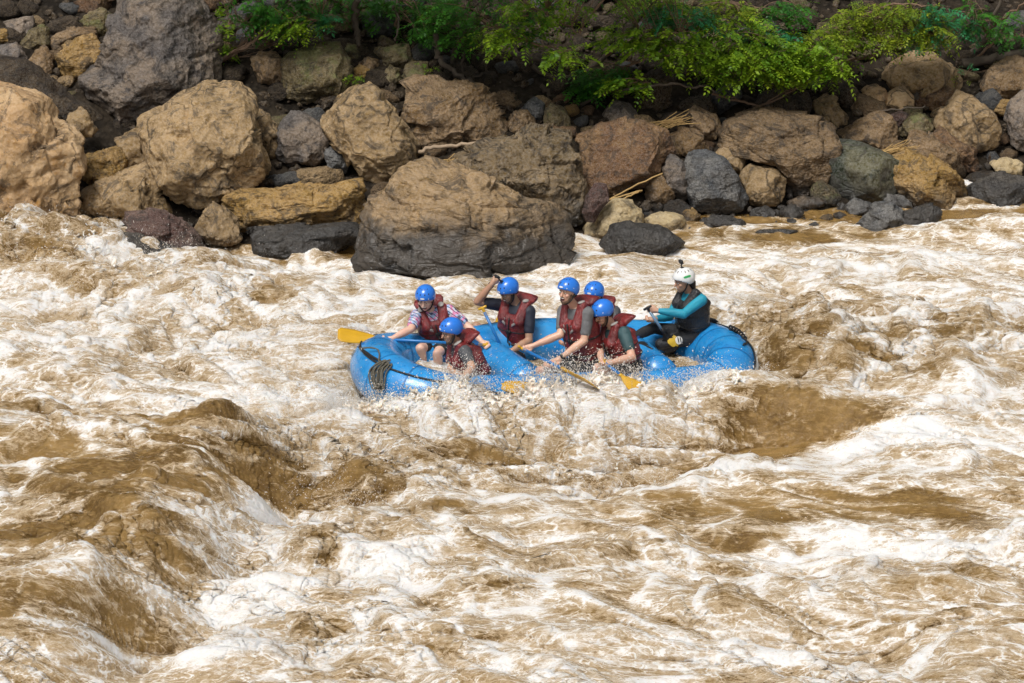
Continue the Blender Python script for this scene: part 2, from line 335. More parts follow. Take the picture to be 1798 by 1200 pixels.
def water_mat():
    t = NT('silty_rapids'); P = t.n('NewGeometry').outputs['Position']
    fo = t.n('Attribute', attribute_name='foam').outputs['Fac']; ro = t.n('Attribute', attribute_name='rough').outputs['Fac']
    mp = t.n('Mapping'); mp.inputs['Rotation'].default_value = (0, 0, math.radians(16)); mp.inputs['Scale'].default_value = (.62, 1.55, 1.1); t.set(mp.inputs[0], P); Q = mp.outputs[0]
    n1 = t.noise(Q, 5.5, 4, .66, .4); n2 = t.noise(Q, 18, 4, .72); n3 = t.noise(Q, 75, 3, .75)
    f1 = t.noise(Q, 3.2, 3, .55, 1.1); f2 = t.noise(Q, 8.5, 3, .6, .9)                       # thin lacy threads of foam
    ab = lambda q: t.math('ABSOLUTE', t.math('SUBTRACT', q, .5))
    lace = t.math('ADD', t.math('MULTIPLY', t.rng(ab(f1), .0, .035, 1, 0), .30), t.math('MULTIPLY', t.rng(ab(f2), .0, .045, 1, 0), .18))
    x = t.math('ADD', t.math('ADD', fo, t.math('MULTIPLY', lace, t.rng(fo, .02, .38))), t.math('MULTIPLY', t.math('SUBTRACT', n1, .5), .80))
    x = t.math('ADD', x, t.math('MULTIPLY', t.math('SUBTRACT', n2, .5), .55)); x = t.math('ADD', x, t.math('MULTIPLY', t.math('SUBTRACT', n3, .5), .62)); x = t.math('SUBTRACT', x, .04)
    brn = t.mix(t.rng(t.noise(P, 1.6, 6, .65, .3), .36, .64), (.125, .069, .018), (.27, .165, .056))
    brn = t.mix(t.math('MULTIPLY', t.rng(n2, .45, .68), .6), brn, (.38, .245, .095))
    aer = t.mix(n2, (.40, .275, .14), (.60, .475, .32))
    c = t.mix(t.rng(x, .14, .46), brn, aer)
    c = t.mix(t.rng(x, .40, .82), c, (.76, .695, .615))
    c = t.mix(t.math('MULTIPLY', t.rng(x, .60, .92), .95), c, (.88, .87, .855))
    f = t.rng(x, .42, .72)
    rg = t.mix(f, (.06,)*3, (.45,)*3)
    h = t.math('ADD', t.math('MULTIPLY', n1, .55), t.math('ADD', t.math('MULTIPLY', n2, .75), t.math('MULTIPLY', n3, .38)))
    h = t.math('MULTIPLY', h, t.rng(ro, .0, .16, .45, 1.35, False))
    h = t.math('MULTIPLY', h, t.rng(fo, .0, .4, .5, 1.0)); h = t.math('ADD', h, t.math('MULTIPLY', t.rng(fo, .2, .6), .20)); h = t.math('ADD', h, t.math('MULTIPLY', t.noise(P, 34, 2, .6), t.rng(fo, .1, .5, .16, .12)))
    t.bs(Base_Color=c, Roughness=rg, Specular_IOR_Level=.5, Normal=t.bump(h, .8, .06))
    t.b.inputs['IOR'].default_value = 1.33
    t.bs(Subsurface_Weight=t.rng(x, .2, .6, .20, .65), Subsurface_Radius=(1.0, .9, .78)); t.b.inputs['Subsurface Scale'].default_value = .022; t.b.subsurface_method = 'RANDOM_WALK'
    return t.m
build_river()
# ------------------------------------------------------------------ boulders of the far bank
ROCK = {
 'ochre':  rock_mat('rock_ochre', (.40, .27, .155), (.46, .33, .20), (.29, .175, .085), 1.1, crack=.5, wz=.25),
 'tan':    rock_mat('rock_tan', (.27, .20, .125), (.32, .235, .145), (.17, .125, .08), 1.3, crack=.45, wz=.25),
 'grey':   rock_mat('rock_grey', (.17, .155, .145), (.25, .205, .165), (.095, .095, .10), 1.7, crack=.15, bumpk=1.2),
 'gold':   rock_mat('rock_gold', (.27, .185, .09), (.32, .22, .115), (.15, .10, .055), 1.9, crack=.3, stri=.6, wz=.34),
 'brown':  rock_mat('rock_brown', (.19, .14, .095), (.25, .185, .125), (.11, .084, .062), 1.8, crack=.3),
 'rust':   rock_mat('rock_rust', (.165, .115, .085), (.215, .15, .10), (.115, .092, .078), 2.2, crack=.1),
 'dark':   rock_mat('rock_dark', (.085, .075, .065), (.125, .105, .085), (.05, .047, .044), 2.0, crack=.3),
 'slate':  rock_mat('rock_slate', (.125, .127, .13), (.18, .173, .162), (.075, .078, .083), 1.8, crack=.2, stri=.6, wz=.2),
 'green':  rock_mat('rock_greenish', (.095, .10, .088), (.145, .138, .105), (.062, .067, .064), 1.2, crack=.0, bumpk=.55, wz=.40),
 'pitted': rock_mat('rock_pitted', (.16, .13, .095), (.23, .18, .125), (.085, .075, .068), 1.2, pit=1.0, crack=.1, wz=.45),
 'ridged': rock_mat('rock_ridged', (.20, .15, .105), (.26, .19, .125), (.125, .098, .074), 1.5, pit=.35, stri=1.0, crack=.1),
 'front':  rock_mat('rock_front', (.28, .205, .13), (.33, .24, .15), (.20, .145, .09), 1.0, pit=.45, stri=.9, crack=.25, wz=.86),
 'mossy':  rock_mat('rock_mossy', (.155, .13, .088), (.205, .17, .115), (.09, .08, .06), 2.2, moss=.38, crack=.3),
 'purple': rock_mat('rock_purple', (.125, .095, .088), (.17, .13, .115), (.08, .064, .06), 2.4, crack=.1, wz=.3),
 'wet':    rock_mat('rock_wet', (.085, .082, .08), (.13, .12, .108), (.055, .055, .057), 2.4, crack=.2, wz=.5),
 'lichen': rock_mat('rock_lichen', (.22, .25, .17), (.28, .30, .21), (.15, .14, .10), 3.0, crack=.1),
 'cream':  rock_mat('rock_cream', (.35, .28, .175), (.41, .33, .21), (.25, .185, .105), 1.6, crack=.2, wz=.10),
}
def ico(sub):
    bm = bmesh.new(); bmesh.ops.create_icosphere(bm, subdivisions=sub, radius=1.0)
    V = np.array([v.co[:] for v in bm.verts]); Fq = np.array([[v.index for v in f.verts] for f in bm.faces]); bm.free()
    return V/np.linalg.norm(V, axis=1)[:, None], Fq
ICO = {k: ico(k) for k in (1, 2, 3, 4, 5, 6, 7)}

def rad_poly(P, th):
    """distance from the origin to the outline P (star-shaped) in directions th"""
    out = np.zeros(len(th)); c, s = np.cos(th), np.sin(th)
    for i in range(len(P)):
        a, b = P[i], P[(i+1) % len(P)]; e = b-a
        den = c*(-e[1])+s*e[0]; den = np.where(np.abs(den) < 1e-9, 1e-9, den)
        t = (a[0]*(-e[1])+a[1]*e[0])/den; q = np.where(np.abs(e[0]) > np.abs(e[1]), (t*c-a[0])/(e[0] if abs(e[0]) > 1e-9 else 1e-9), (t*s-a[1])/(e[1] if abs(e[1]) > 1e-9 else 1e-9))
        hit = (t > 0) & (q >= -1e-6) & (q <= 1+1e-6); out = np.where(hit, np.maximum(out, t), out)
    return out
def rock_shape(P, depth, seed, sub, rough=1.0, flat=.5, topcut=.80, pits=0.0, strata=0.0):
    """P: outline (m) round the origin in the plane (right, up); depth: half thickness"""
    D, Fq = ICO[sub]; rs = np.random.RandomState(seed)
    th = np.arctan2(D[:, 2], D[:, 0]); s = np.hypot(D[:, 0], D[:, 2])
    ths = np.linspace(-math.pi, math.pi, 361); rr = rad_poly(P, ths); rr[rr <= 0] = np.median(rr[rr > 0])
    k = np.array([0, 1, 3, 1, 0.]); k /= k.sum(); rr = np.convolve(np.concatenate([rr[-3:-1], rr, rr[1:3]]), k, 'valid')
    r = np.interp(th, ths, rr)
    g = s**flat; hh = np.sign(D[:, 1])*np.abs(D[:, 1])**flat
    V = np.stack([g*r*np.cos(th), hh*depth, g*r*np.sin(th)], -1)
    size = math.sqrt(max(1e-6, np.mean(rr**2)))
    ja = lambda k=.22: rs.uniform(-k, k); sk = rs.uniform(-.35, .35)
    cuts = [((ja(), -.42+ja(), .90), topcut*rs.uniform(.86, .98)), ((-.62+sk+ja(), -.74, ja()), rs.uniform(.64, .80)), ((.62+sk+ja(), -.74, ja()), rs.uniform(.64, .80)), ((sk*.5+ja(.4), -.70, -.66+ja()), rs.uniform(.68, .84)), ((ja(.5), -.80, .55+ja()), rs.uniform(.74, .86))]
    for _ in range(5):
        a = rs.uniform(0, 2*math.pi); q = rs.uniform(.45, .9); cuts.append(((math.cos(a)*q, -math.sqrt(1-q*q), math.sin(a)*q), rs.uniform(.76, .92)))
    for _ in range(5):
        a = rs.uniform(0, 2*math.pi); cuts.append(((math.cos(a)*.95, .3*rs.uniform(-1, 1), math.sin(a)*.95), rs.uniform(.89, .96)))
    for n, c in cuts:
        n = np.array(n); n /= np.linalg.norm(n); dd = V@n; lim = c*dd.max(); V = V-np.outer(np.where(dd > lim, (dd-lim)*.985, 0), n)
    N = V/np.maximum(np.linalg.norm(V, axis=1)[:, None], 1e-6)
    q = V/size
    e = .020*fbm3(q*1.5, 2, seed % 50)+.018*(.5-np.abs(pn3(q*3.3, seed % 41)))+.016*fbm3(q*5.5, 4, seed % 37, .6)
    st = pn3(q*np.array([1.1, 1.1, 2.6], np.float32)+.3*pn3(q*2, 5)[:, None], seed % 29); e = e-.05*np.exp(-(st/.035)**2)-.03*sst(.12, .2, st)     # clefts and ledges
    for nc, am in ((12, .055), (70, .028)):                   # fractured faces
        if nc > len(V)//4: break
        ci = rs.choice(len(V), nc, replace=False); cc = q[ci]; gg = rs.normal(size=(nc, 3))*am; near = np.empty(len(V), int)
        for a0 in range(0, len(V), 4000): near[a0:a0+4000] = ((q[a0:a0+4000, None]-cc[None])**2).sum(2).argmin(1)
        e = e+((q-cc[near])*gg[near]*math.sqrt(nc)).sum(1)*.75
    if strata:
        w_ = q[:, 2]*3.6+q[:, 0]*.9+.5*pn3(q*1.7, 8); e = e-strata*(.055*np.exp(-((w_-np.round(w_))/.10)**2)+.03*(w_-np.floor(w_)))
    if pits: e = e-pits*.05*np.clip(np.abs(pn3(q*7.5, 77))*2.2-.35, 0, 1)
    V = V+N*(e*size*rough)[:, None]
    return V, Fq, size

SHORT = []
STOPW = ' with lying beside behind touching resting wedged filling sloping cut in at on left right below above between standing under peeking round leaning splashed lapped tucked sitting tallest, and'.split()
TAKEN = []          # outlines in photo pixels, to keep the rubble off them
def boulder(label, mat, poly, sub=4, dy=0.0, thick=.75, seed=None, name='boulder', rough=1.0, flat=.5, topcut=.80, pits=0.0, base=None, ox=0, sc=1.0, strata=0.0):
    poly = np.array([(ox+x/sc, y/sc) for x, y in poly], float)
    seed = seed if seed is not None else int(poly.sum()) % 9973
    a = poly; b = np.roll(poly, -1, 0); cr = a[:, 0]*b[:, 1]-b[:, 0]*a[:, 1]; ar = cr.sum()/2
    cx, cy = ((a+b)*cr[:, None]).sum(0)/(6*ar)
    low = base if base is not None else poly[:, 1].max()
    g = at_terr(cx, low); wpx = poly[:, 0].ptp(); hpx = poly[:, 1].ptp(); m = pxm(g)
    hw = .5*min(wpx, 1.6*hpx)/m; depth = hw*thick
    yc = g[1]+depth*.62+dy
    C = at_y(cx, cy, yc); m = pxm(C)
    P = np.stack([(poly[:, 0]-cx)/m, -(poly[:, 1]-cy)/m], -1)
    V, Fq, size = rock_shape(P, depth, seed, sub+1 if sub > 3 else 4, rough, flat, topcut, pits, strata)
    W = V[:, :1]*AX+V[:, 2:]*AU+V[:, 1:2]*np.array([0, 1, 0.0])
    o = link(name, mesh_np(name, W, Fq, ROCK[mat]), loc=C)
    tag(o, label, 'boulder' if size > .3 else 'rock', 'boulders of the rocky far bank'); TAKEN.append(poly)
    w = []
    for x in label.split():
        if x.rstrip(',') in STOPW and len(w) > 1: break
        w.append(x.rstrip(','))
        if len(w) == 6: break
    SHORT.append((' '.join(w), cx, cy))
    return o
L = dict(ox=0, sc=2.5); M = dict(ox=550, sc=2.5); R = dict(ox=1100, sc=2.5)
B = boulder
# left
B('huge rounded ochre boulder cut off by the left edge of the picture', 'ochre', [(-140, 330), (0, 345), (80, 385), (170, 430), (250, 490), (320, 570), (370, 650), (378, 720), (355, 800), (340, 880), (290, 970), (200, 1030), (100, 1060), (-140, 1060)], 5, rough=.8, flat=.55, topcut=.9, **L)
B('towering grey boulder with rough mottled face, tallest of the upper left', 'grey', [(540, -80), (500, 60), (480, 140), (440, 220), (390, 330), (380, 420), (440, 480), (520, 530), (590, 560), (680, 540), (800, 520), (960, 430), (965, 330), (940, 250), (948, 150), (910, 70), (850, 0), (800, -80)], 5, rough=.9, base=205, topcut=.92, **L)
B('large cracked tan block resting below the towering grey boulder', 'tan', [(600, 560), (625, 530), (700, 490), (830, 440), (900, 405), (1000, 392), (1080, 410), (1110, 460), (1140, 580), (1168, 700), (1165, 780), (1120, 820), (1000, 850), (900, 880), (830, 920), (760, 905), (715, 870), (690, 780), (640, 680)], 5, rough=.7, flat=.52, topcut=.88, dy=-.15, **L)
B('tan slab wedged low against the left foot of the large cracked block', 'tan', [(370, 850), (470, 790), (570, 750), (660, 715), (690, 770), (715, 870), (770, 940), (700, 970), (560, 980), (420, 990), (335, 990), (345, 900)], 4, **L)
B('narrow tan rock filling the gap left of the large cracked block', 'tan', [(480, 620), (540, 595), (600, 570), (635, 600), (670, 700), (600, 740), (560, 760), (535, 720), (560, 680), (520, 640)], 3, **L)
B('small ochre wedge rock beside the huge rounded ochre boulder', 'gold', [(375, 690), (440, 670), (520, 645), (570, 690), (545, 750), (470, 800), (390, 835), (352, 810)], 4, **L)
B('long dark slab sloping down behind the huge rounded ochre boulder', 'dark', [(-80, 260), (0, 270), (100, 290), (200, 350), (300, 410), (400, 450), (480, 500), (540, 580), (490, 640), (400, 680), (330, 640), (280, 560), (200, 500), (100, 440), (-80, 400)], 4, rough=.7, base=225, **L)
B('small tan rock lying on the long dark slab', 'tan', [(290, 495), (350, 482), (390, 510), (425, 560), (410, 605), (350, 600), (305, 550)], 3, dy=-.5, **L)
B('golden stratified rock touching the left side of the towering grey boulder', 'gold', [(235, 250), (300, 200), (400, 150), (435, 170), (440, 240), (400, 290), (370, 350), (330, 375), (265, 335)], 4, **L)
B('flat brown rock behind the golden stratified rock', 'brown', [(200, 195), (260, 140), (330, 120), (410, 125), (440, 150), (420, 190), (320, 220), (240, 235)], 3, **L)
B('flat grey rock in the upper left corner rubble', 'grey', [(20, 100), (80, 75), (135, 85), (155, 115), (120, 160), (60, 170)], 3, rough=.8, **L)
B('mossy dark upright rock left of the flat brown rock', 'mossy', [(90, 190), (130, 130), (180, 105), (215, 130), (218, 190), (170, 220), (120, 240)], 3, **L)
B('peaked brown rock below the mossy dark upright rock', 'brown', [(105, 285), (150, 235), (190, 200), (230, 240), (240, 300), (210, 340), (150, 330)], 3, **L)
B('grey rock at the left edge above the long dark slab', 'grey', [(-40, 215), (60, 190), (100, 220), (125, 260), (100, 300), (-40, 290)], 3, **L)
B('yellow-spotted mossy rock left of the towering grey boulder top', 'mossy', [(335, 110), (380, 55), (440, 40), (495, 70), (485, 140), (440, 155), (400, 140)], 3, **L)
B('dark brown rock at the top edge beside the towering grey boulder', 'rust', [(335, -40), (480, -40), (510, 20), (470, 70), (400, 65), (345, 45)], 3, **L)
B('small orange rock at the left edge, upper corner', 'gold', [(-20, 130), (30, 125), (48, 180), (20, 200), (-20, 195)], 3, **L)
B('pale green lichen-covered stone peeking over the large cracked block', 'lichen', [(1000, 400), (1040, 388), (1090, 385), (1135, 405), (1154, 450), (1110, 475), (1060, 470)], 3, dy=.4, **L)
B('brown shoulder rock right behind the large cracked block', 'tan', [(1090, 480), (1130, 470), (1180, 505), (1215, 560), (1245, 650), (1200, 700), (1150, 680)], 4, **L)
B('dark rough boulder between the cracked block and the leaning slab', 'grey', [(1205, 580), (1225, 545), (1260, 505), (1320, 515), (1400, 535), (1450, 620), (1430, 700), (1340, 740), (1230, 730), (1200, 660)], 4, **L)
B('overhanging brown rock right of the dry twigs', 'brown', [(1100, 268), (1160, 215), (1220, 245), (1262, 290), (1250, 350), (1200, 385), (1130, 360)], 3, **L)
B('big olive-brown block standing alone in the upper middle left', 'mossy', [(498, 108), (530, 88), (565, 80), (592, 82), (612, 110), (622, 150), (605, 168), (560, 176), (525, 186), (505, 175), (494, 150)], 4, rough=.7)
# middle
B('large leaning tan slab with a long crack, upper middle', 'tan', [(10, 510), (60, 460), (150, 400), (235, 375), (310, 430), (370, 520), (400, 570), (460, 650), (450, 710), (370, 770), (310, 810), (220, 770), (150, 690), (60, 600)], 5, rough=.7, flat=.55, **M)
B('grey-topped block with rough brown face in the upper middle', 'brown', [(405, 400), (470, 368), (600, 372), (740, 380), (790, 410), (820, 500), (848, 600), (800, 640), (640, 650), (500, 645), (425, 590), (398, 490)], 5, flat=.5, rough=.9, **M)
B('biggest foreground boulder, tan top and black wet foot, behind the raft', 'front', [(160, 1190), (185, 1050), (200, 960), (250, 890), (310, 850), (345, 770), (420, 710), (470, 690), (540, 710), (640, 755), (740, 800), (850, 850), (920, 890), (1000, 905), (1100, 925), (1150, 960), (1168, 1010), (1155, 1100), (1095, 1190), (1010, 1215), (900, 1215), (700, 1205), (500, 1200), (300, 1200)], 6, rough=.55, flat=.5, topcut=.80, pits=.7, thick=.6, strata=1.2, **M)
B('deeply pitted boulder right behind the biggest foreground boulder', 'pitted', [(600, 720), (680, 690), (780, 640), (850, 620), (960, 580), (1080, 580), (1150, 610), (1165, 700), (1195, 790), (1195, 860), (1150, 960), (1080, 980), (980, 960), (880, 900), (740, 830), (640, 770)], 5, rough=.8, flat=.6, pits=1.0, **M)
B('smooth brown dome boulder right of the pitted boulder', 'rust', [(1012, 245), (1050, 226), (1110, 214), (1150, 222), (1172, 240), (1179, 275), (1170, 310), (1130, 335), (1080, 345), (1040, 345), (1022, 310), (1016, 270)], 5, rough=.7, flat=.5)
B('sausage-shaped purple-brown stone leaning on the pitted boulder', 'purple', [(1195, 870), (1230, 810), (1275, 795), (1307, 830), (1302, 880), (1262, 925), (1235, 980), (1200, 990), (1178, 935)], 4, rough=.35, flat=.8, dy=-.45, **M)
B('cream rounded rock below the sausage-shaped stone', 'cream', [(1175, 1030), (1250, 940), (1310, 890), (1390, 880), (1440, 930), (1450, 990), (1400, 1030), (1290, 1050), (1220, 1050)], 4, rough=.6, **M)
B('low dark wet rock lapped by the river below the cream rock', 'wet', [(1245, 1075), (1290, 1010), (1370, 975), (1450, 990), (1560, 1015), (1645, 1075), (1560, 1120), (1400, 1130), (1280, 1120)], 4, rough=.7, **M)
B('long golden ledge with yellow underside above the dark waterline', 'gold', [(374, 354), (424, 338), (480, 332), (532, 330), (580, 322), (640, 318), (664, 345), (655, 370), (640, 395), (620, 412), (560, 410), (500, 410), (440, 412), (415, 400), (395, 382)], 5, flat=.55, base=425, strata=1.0)
B('tilted tan wedge rock standing at the water left of the golden ledge', 'tan', [(845, 1010), (890, 930), (930, 893), (990, 930), (1050, 980), (1060, 1045), (1030, 1080), (950, 1065), (875, 1055)], 4, rough=.6, flat=.55, dy=-.3, **L)
B('black wet rock face under the golden ledge', 'wet', [(415, 412), (470, 402), (520, 398), (620, 396), (640, 430), (600, 452), (500, 455), (430, 452)], 4, rough=.7, dy=.1)
B('dark flat rock splashed by the foaming heap at left', 'wet', [(420, 1065), (500, 1030), (600, 1045), (700, 1080), (800, 1110), (890, 1140), (898, 1175), (840, 1215), (740, 1200), (640, 1170), (520, 1150), (430, 1110)], 4, rough=.8, dy=-.3, **L)
B('purplish wedge rock sloping to the splashed flat rock', 'purple', [(505, 945), (600, 925), (700, 935), (770, 960), (850, 1030), (915, 1095), (900, 1130), (830, 1130), (720, 1090), (600, 1030), (520, 980)], 4, **L)
B('blocky lichen-specked stone left of the pale root', 'mossy', [(375, 390), (400, 290), (440, 270), (510, 275), (522, 330), (500, 395)], 3, flat=.5, **M)
B('slanted mossy slab above the blocky lichen-specked stone', 'mossy', [(268, 240), (330, 200), (420, 195), (442, 240), (400, 305), (340, 305)], 3, **M)
B('round mossy green rock below the slanted mossy slab', 'mossy', [(283, 345), (330, 295), (380, 310), (388, 365), (320, 385)], 3, **M)
B('small ochre cube-like rock left of the round mossy rock', 'gold', [(163, 315), (210, 290), (250, 300), (253, 345), (190, 352)], 3, **M)
B('brown hump rock behind the small ochre cube-like rock', 'brown', [(188, 280), (240, 250), (290, 270), (285, 325), (240, 310)], 3, **M)
B('lichen-speckled rock touching the big olive-brown block', 'mossy', [(128, 245), (150, 190), (200, 200), (208, 255), (160, 272)], 3, **M)
B('dark slaty rock below left edge of the leaning slab', 'slate', [(42, 690), (90, 630), (140, 680), (160, 760), (100, 780)], 3, **M)
B('small dark rock tucked above the leaning slab', 'dark', [(12, 450), (60, 405), (118, 420), (100, 470), (30, 490)], 3, **M)
B('pointed brown rock behind the grey-topped block', 'brown', [(835, 570), (880, 490), (930, 485), (978, 540), (960, 590), (880, 600)], 3, **M)
B('dark pointed stone behind the pointed brown rock', 'slate', [(905, 490), (970, 420), (1012, 460), (1010, 530), (940, 520)], 3, **M)
B('dark rock with a yellow lichen streak under the drooping leaves', 'mossy', [(995, 520), (1040, 460), (1110, 480), (1145, 550), (1060, 575)], 3, **M)
B('grey triangular rock behind the smooth brown dome', 'grey', [(1270, 505), (1310, 442), (1380, 455), (1435, 500), (1420, 555), (1310, 565)], 3, rough=.8, **M)
B('low brown rock between the pitted boulder and the pointed brown rock', 'rust', [(990, 580), (1060, 555), (1150, 560), (1165, 600), (1080, 620), (1000, 615)], 3, **M)
# right
B('large ridged brown boulder in the right middle of the bank', 'ridged', [(385, 640), (400, 595), (440, 550), (520, 500), (590, 488), (680, 508), (800, 520), (900, 540), (942, 590), (940, 640), (890, 720), (845, 790), (800, 840), (720, 845), (680, 790), (640, 720), (570, 690), (480, 670)], 5, rough=.7, strata=.7, **R)
B('flat-topped dark green-grey slab beside the large ridged boulder', 'green', [(880, 625), (960, 615), (1060, 645), (1195, 703), (1198, 765), (1165, 860), (1100, 905), (1000, 890), (840, 830), (845, 740), (875, 680)], 5, rough=.35, flat=.5, topcut=.74, **R)
B('dark slate boulder with layered face at the shore', 'slate', [(248, 720), (290, 668), (360, 672), (430, 700), (490, 770), (538, 880), (525, 930), (450, 950), (360, 945), (285, 925), (248, 830)], 5, rough=.7, flat=.55, **R)
B('grey triangular slab leaning behind the dark slate boulder', 'grey', [(155, 750), (190, 663), (240, 700), (270, 760), (265, 890), (200, 860)], 4, rough=.6, **R)
B('small tan block above the dark slate boulder', 'tan', [(382, 675), (470, 612), (527, 640), (535, 705), (500, 770), (430, 735)], 4, flat=.5, rough=.6, **R)
B('tan angular block right of the dark slate boulder', 'tan', [(492, 775), (540, 728), (650, 748), (703, 775), (695, 860), (665, 915), (600, 900), (530, 840)], 4, flat=.5, rough=.7, **R)
B('small ochre stone below the tan angular block', 'gold', [(518, 845), (560, 825), (602, 860), (610, 900), (550, 910)], 3, **R)
B('pale tan faceted boulder at the upper right', 'tan', [(1350, 555), (1400, 480), (1460, 413), (1530, 430), (1620, 500), (1642, 560), (1635, 640), (1540, 685), (1470, 660), (1400, 605)], 4, flat=.5, rough=.6, **R)
B('dark-bellied yellowish boulder at the right waterline', 'gold', [(1160, 700), (1240, 668), (1330, 688), (1420, 750), (1490, 800), (1525, 865), (1440, 915), (1330, 920), (1220, 900), (1175, 840)], 5, rough=.8, **R)
B('brown wedge rock sloping behind the dark-bellied boulder', 'brown', [(1235, 605), (1290, 578), (1370, 620), (1450, 670), (1500, 745), (1490, 800), (1400, 760), (1330, 720), (1240, 690)], 4, **R)
B('reddish brown rock between wedge rock and pale tan boulder', 'rust', [(1335, 605), (1390, 573), (1460, 620), (1528, 660), (1535, 730), (1500, 760), (1430, 690)], 4, **R)
B('sloping pale brown rock right of the large ridged boulder', 'brown', [(935, 600), (1020, 540), (1100, 493), (1160, 508), (1185, 560), (1195, 625), (1130, 665), (1060, 665), (960, 640)], 4, rough=.7, **R)
B('humped olive rock next to the dry straw', 'mossy', [(1185, 590), (1240, 520), (1290, 488), (1340, 535), (1355, 595), (1300, 620), (1240, 625), (1200, 630)], 4, **R)
B('tan-sided rock above the large ridged boulder', 'tan', [(805, 455), (880, 428), (940, 458), (974, 510), (965, 550), (900, 560), (830, 530)], 4, **R)
B('dark grey rock above the tan-sided rock', 'dark', [(890, 405), (950, 368), (1022, 388), (1028, 440), (970, 475), (905, 445)], 3, **R)
B('small golden rock, left of the golden pair at upper right', 'ochre', [(1032, 395), (1090, 368), (1140, 398), (1152, 445), (1090, 475), (1038, 440)], 3, rough=.6, **R)
B('ochre twin rock, right of the golden pair at upper right', 'ochre', [(1082, 470), (1150, 408), (1220, 383), (1264, 430), (1258, 485), (1180, 495), (1100, 495)], 4, rough=.6, **R)
B('big rounded grey-brown boulder at the foot of the right bush', 'tan', [(1120, 340), (1200, 258), (1290, 233), (1370, 243), (1440, 310), (1492, 390), (1480, 440), (1380, 450), (1280, 430), (1160, 390)], 4, rough=.7, flat=.55, **R)
B('dark brown rock in front of the big rounded grey-brown boulder', 'rust', [(1265, 415), (1340, 355), (1400, 362), (1452, 420), (1430, 480), (1330, 490), (1270, 465)], 4, **R)
B('mottled dome boulder near the right edge under bare branches', 'brown', [(1550, 385), (1600, 300), (1680, 253), (1800, 248), (1820, 430), (1700, 455), (1600, 445)], 4, rough=.7, flat=.55, **R)
B('tall grey boulder cut off by the right edge of the picture', 'grey', [(1662, 530), (1690, 430), (1745, 383), (1830, 380), (1840, 680), (1745, 690), (1690, 640)], 4, rough=.6, **R)
B('small orange-brown rock beside the pale tan faceted boulder', 'gold', [(1590, 455), (1640, 433), (1692, 445), (1688, 505), (1625, 520)], 3, **R)
B('small round purple stone between olive rock and golden pair', 'purple', [(1162, 505), (1210, 480), (1248, 510), (1238, 555), (1180, 560)], 3, rough=.5, flat=.8, **R)
B('long low dark wet rock at the right edge of the waterline', 'wet', [(1485, 840), (1560, 798), (1650, 778), (1790, 785), (1800, 915), (1640, 920), (1530, 905)], 4, rough=.8, **R)
B('grey wet rock standing out of the calm water at right', 'slate', [(1010, 990), (1100, 908), (1170, 893), (1220, 930), (1220, 1010), (1120, 1030)], 4, **R)
B('black wet rock touching the grey wet rock in the calm water', 'wet', [(1155, 1000), (1220, 938), (1330, 903), (1390, 930), (1380, 970), (1260, 1000), (1190, 1025)], 4, **R)
B('dark stone at the shore left of the grey wet rock', 'slate', [(955, 910), (1000, 873), (1088, 903), (1085, 945), (980, 955)], 3, **R)
B('dark angular stone under the green-grey slab', 'slate', [(1095, 900), (1150, 853), (1220, 863), (1275, 915), (1180, 925)], 3, **R)
B('flat tan stone at the shore under the large ridged boulder', 'brown', [(685, 890), (760, 863), (850, 868), (905, 898), (830, 925), (750, 920)], 3, **R)
B('square grey-brown block behind the small tan block', 'brown', [(232, 525), (300, 473), (400, 508), (418, 575), (380, 625), (285, 600)], 4, rough=.6, flat=.5, **R)
B('low brown rock right of the smooth brown dome', 'brown', [(185, 605), (260, 568), (340, 605), (355, 660), (280, 710), (205, 680)], 4, **R)
B('broad shadowed boulder under the right bush', 'dark', [(530, 500), (600, 418), (720, 388), (800, 400), (815, 465), (790, 535), (700, 540), (590, 525)], 4, **R)
B('dark upright rock in shade below the middle branches', 'dark', [(35, 420), (50, 340), (120, 300), (190, 330), (205, 470), (100, 505), (40, 480)], 4, **R)
B('dark rounded rock in shade right of the upright one', 'dark', [(215, 470), (280, 430), (370, 435), (420, 480), (340, 510), (240, 515)], 3, **R)
B('pale pinkish flat rock near the right edge', 'cream', [(1590, 715), (1660, 690), (1745, 718), (1735, 785), (1650, 790)], 3, **R)
B('cream stone at the shore below the dark slate boulder', 'cream', [(75, 965), (150, 933), (240, 943), (274, 990), (220, 1030), (105, 1025)], 3, rough=.6, **R)
B('brown stone below the smooth brown dome', 'brown', [(75, 815), (140, 768), (200, 820), (214, 880), (150, 905), (85, 880)], 3, **R)
B('ochre rock at the shore right of the cream stone', 'gold', [(230, 935), (290, 912), (320, 940), (312, 990), (255, 985)], 3, **R)

for lab, pl in (('black stone awash left of the shoal in calm water', [(1262, 395), (1280, 386), (1302, 390), (1312, 402), (1285, 408)]), ('line of low black stones awash below the green-grey slab', [(1300, 412), (1340, 405), (1390, 403), (1420, 408), (1400, 416), (1330, 418)]), ('small black stone awash right of the shoal', [(1418, 396), (1432, 391), (1448, 395), (1440, 402)]), ('wet brown stone at the shore under the tan angular block', [(1318, 372), (1345, 362), (1362, 372), (1352, 388), (1322, 388)]), ('purplish wet stone at the shore by the flat tan stone', [(1368, 372), (1392, 360), (1412, 376), (1398, 388), (1372, 388)]), ('dark pebble bank under the ochre shore rock', [(1225, 392), (1250, 378), (1290, 382), (1300, 398), (1250, 404)])):
    B(lab, 'wet', pl, 3, thick=.9)
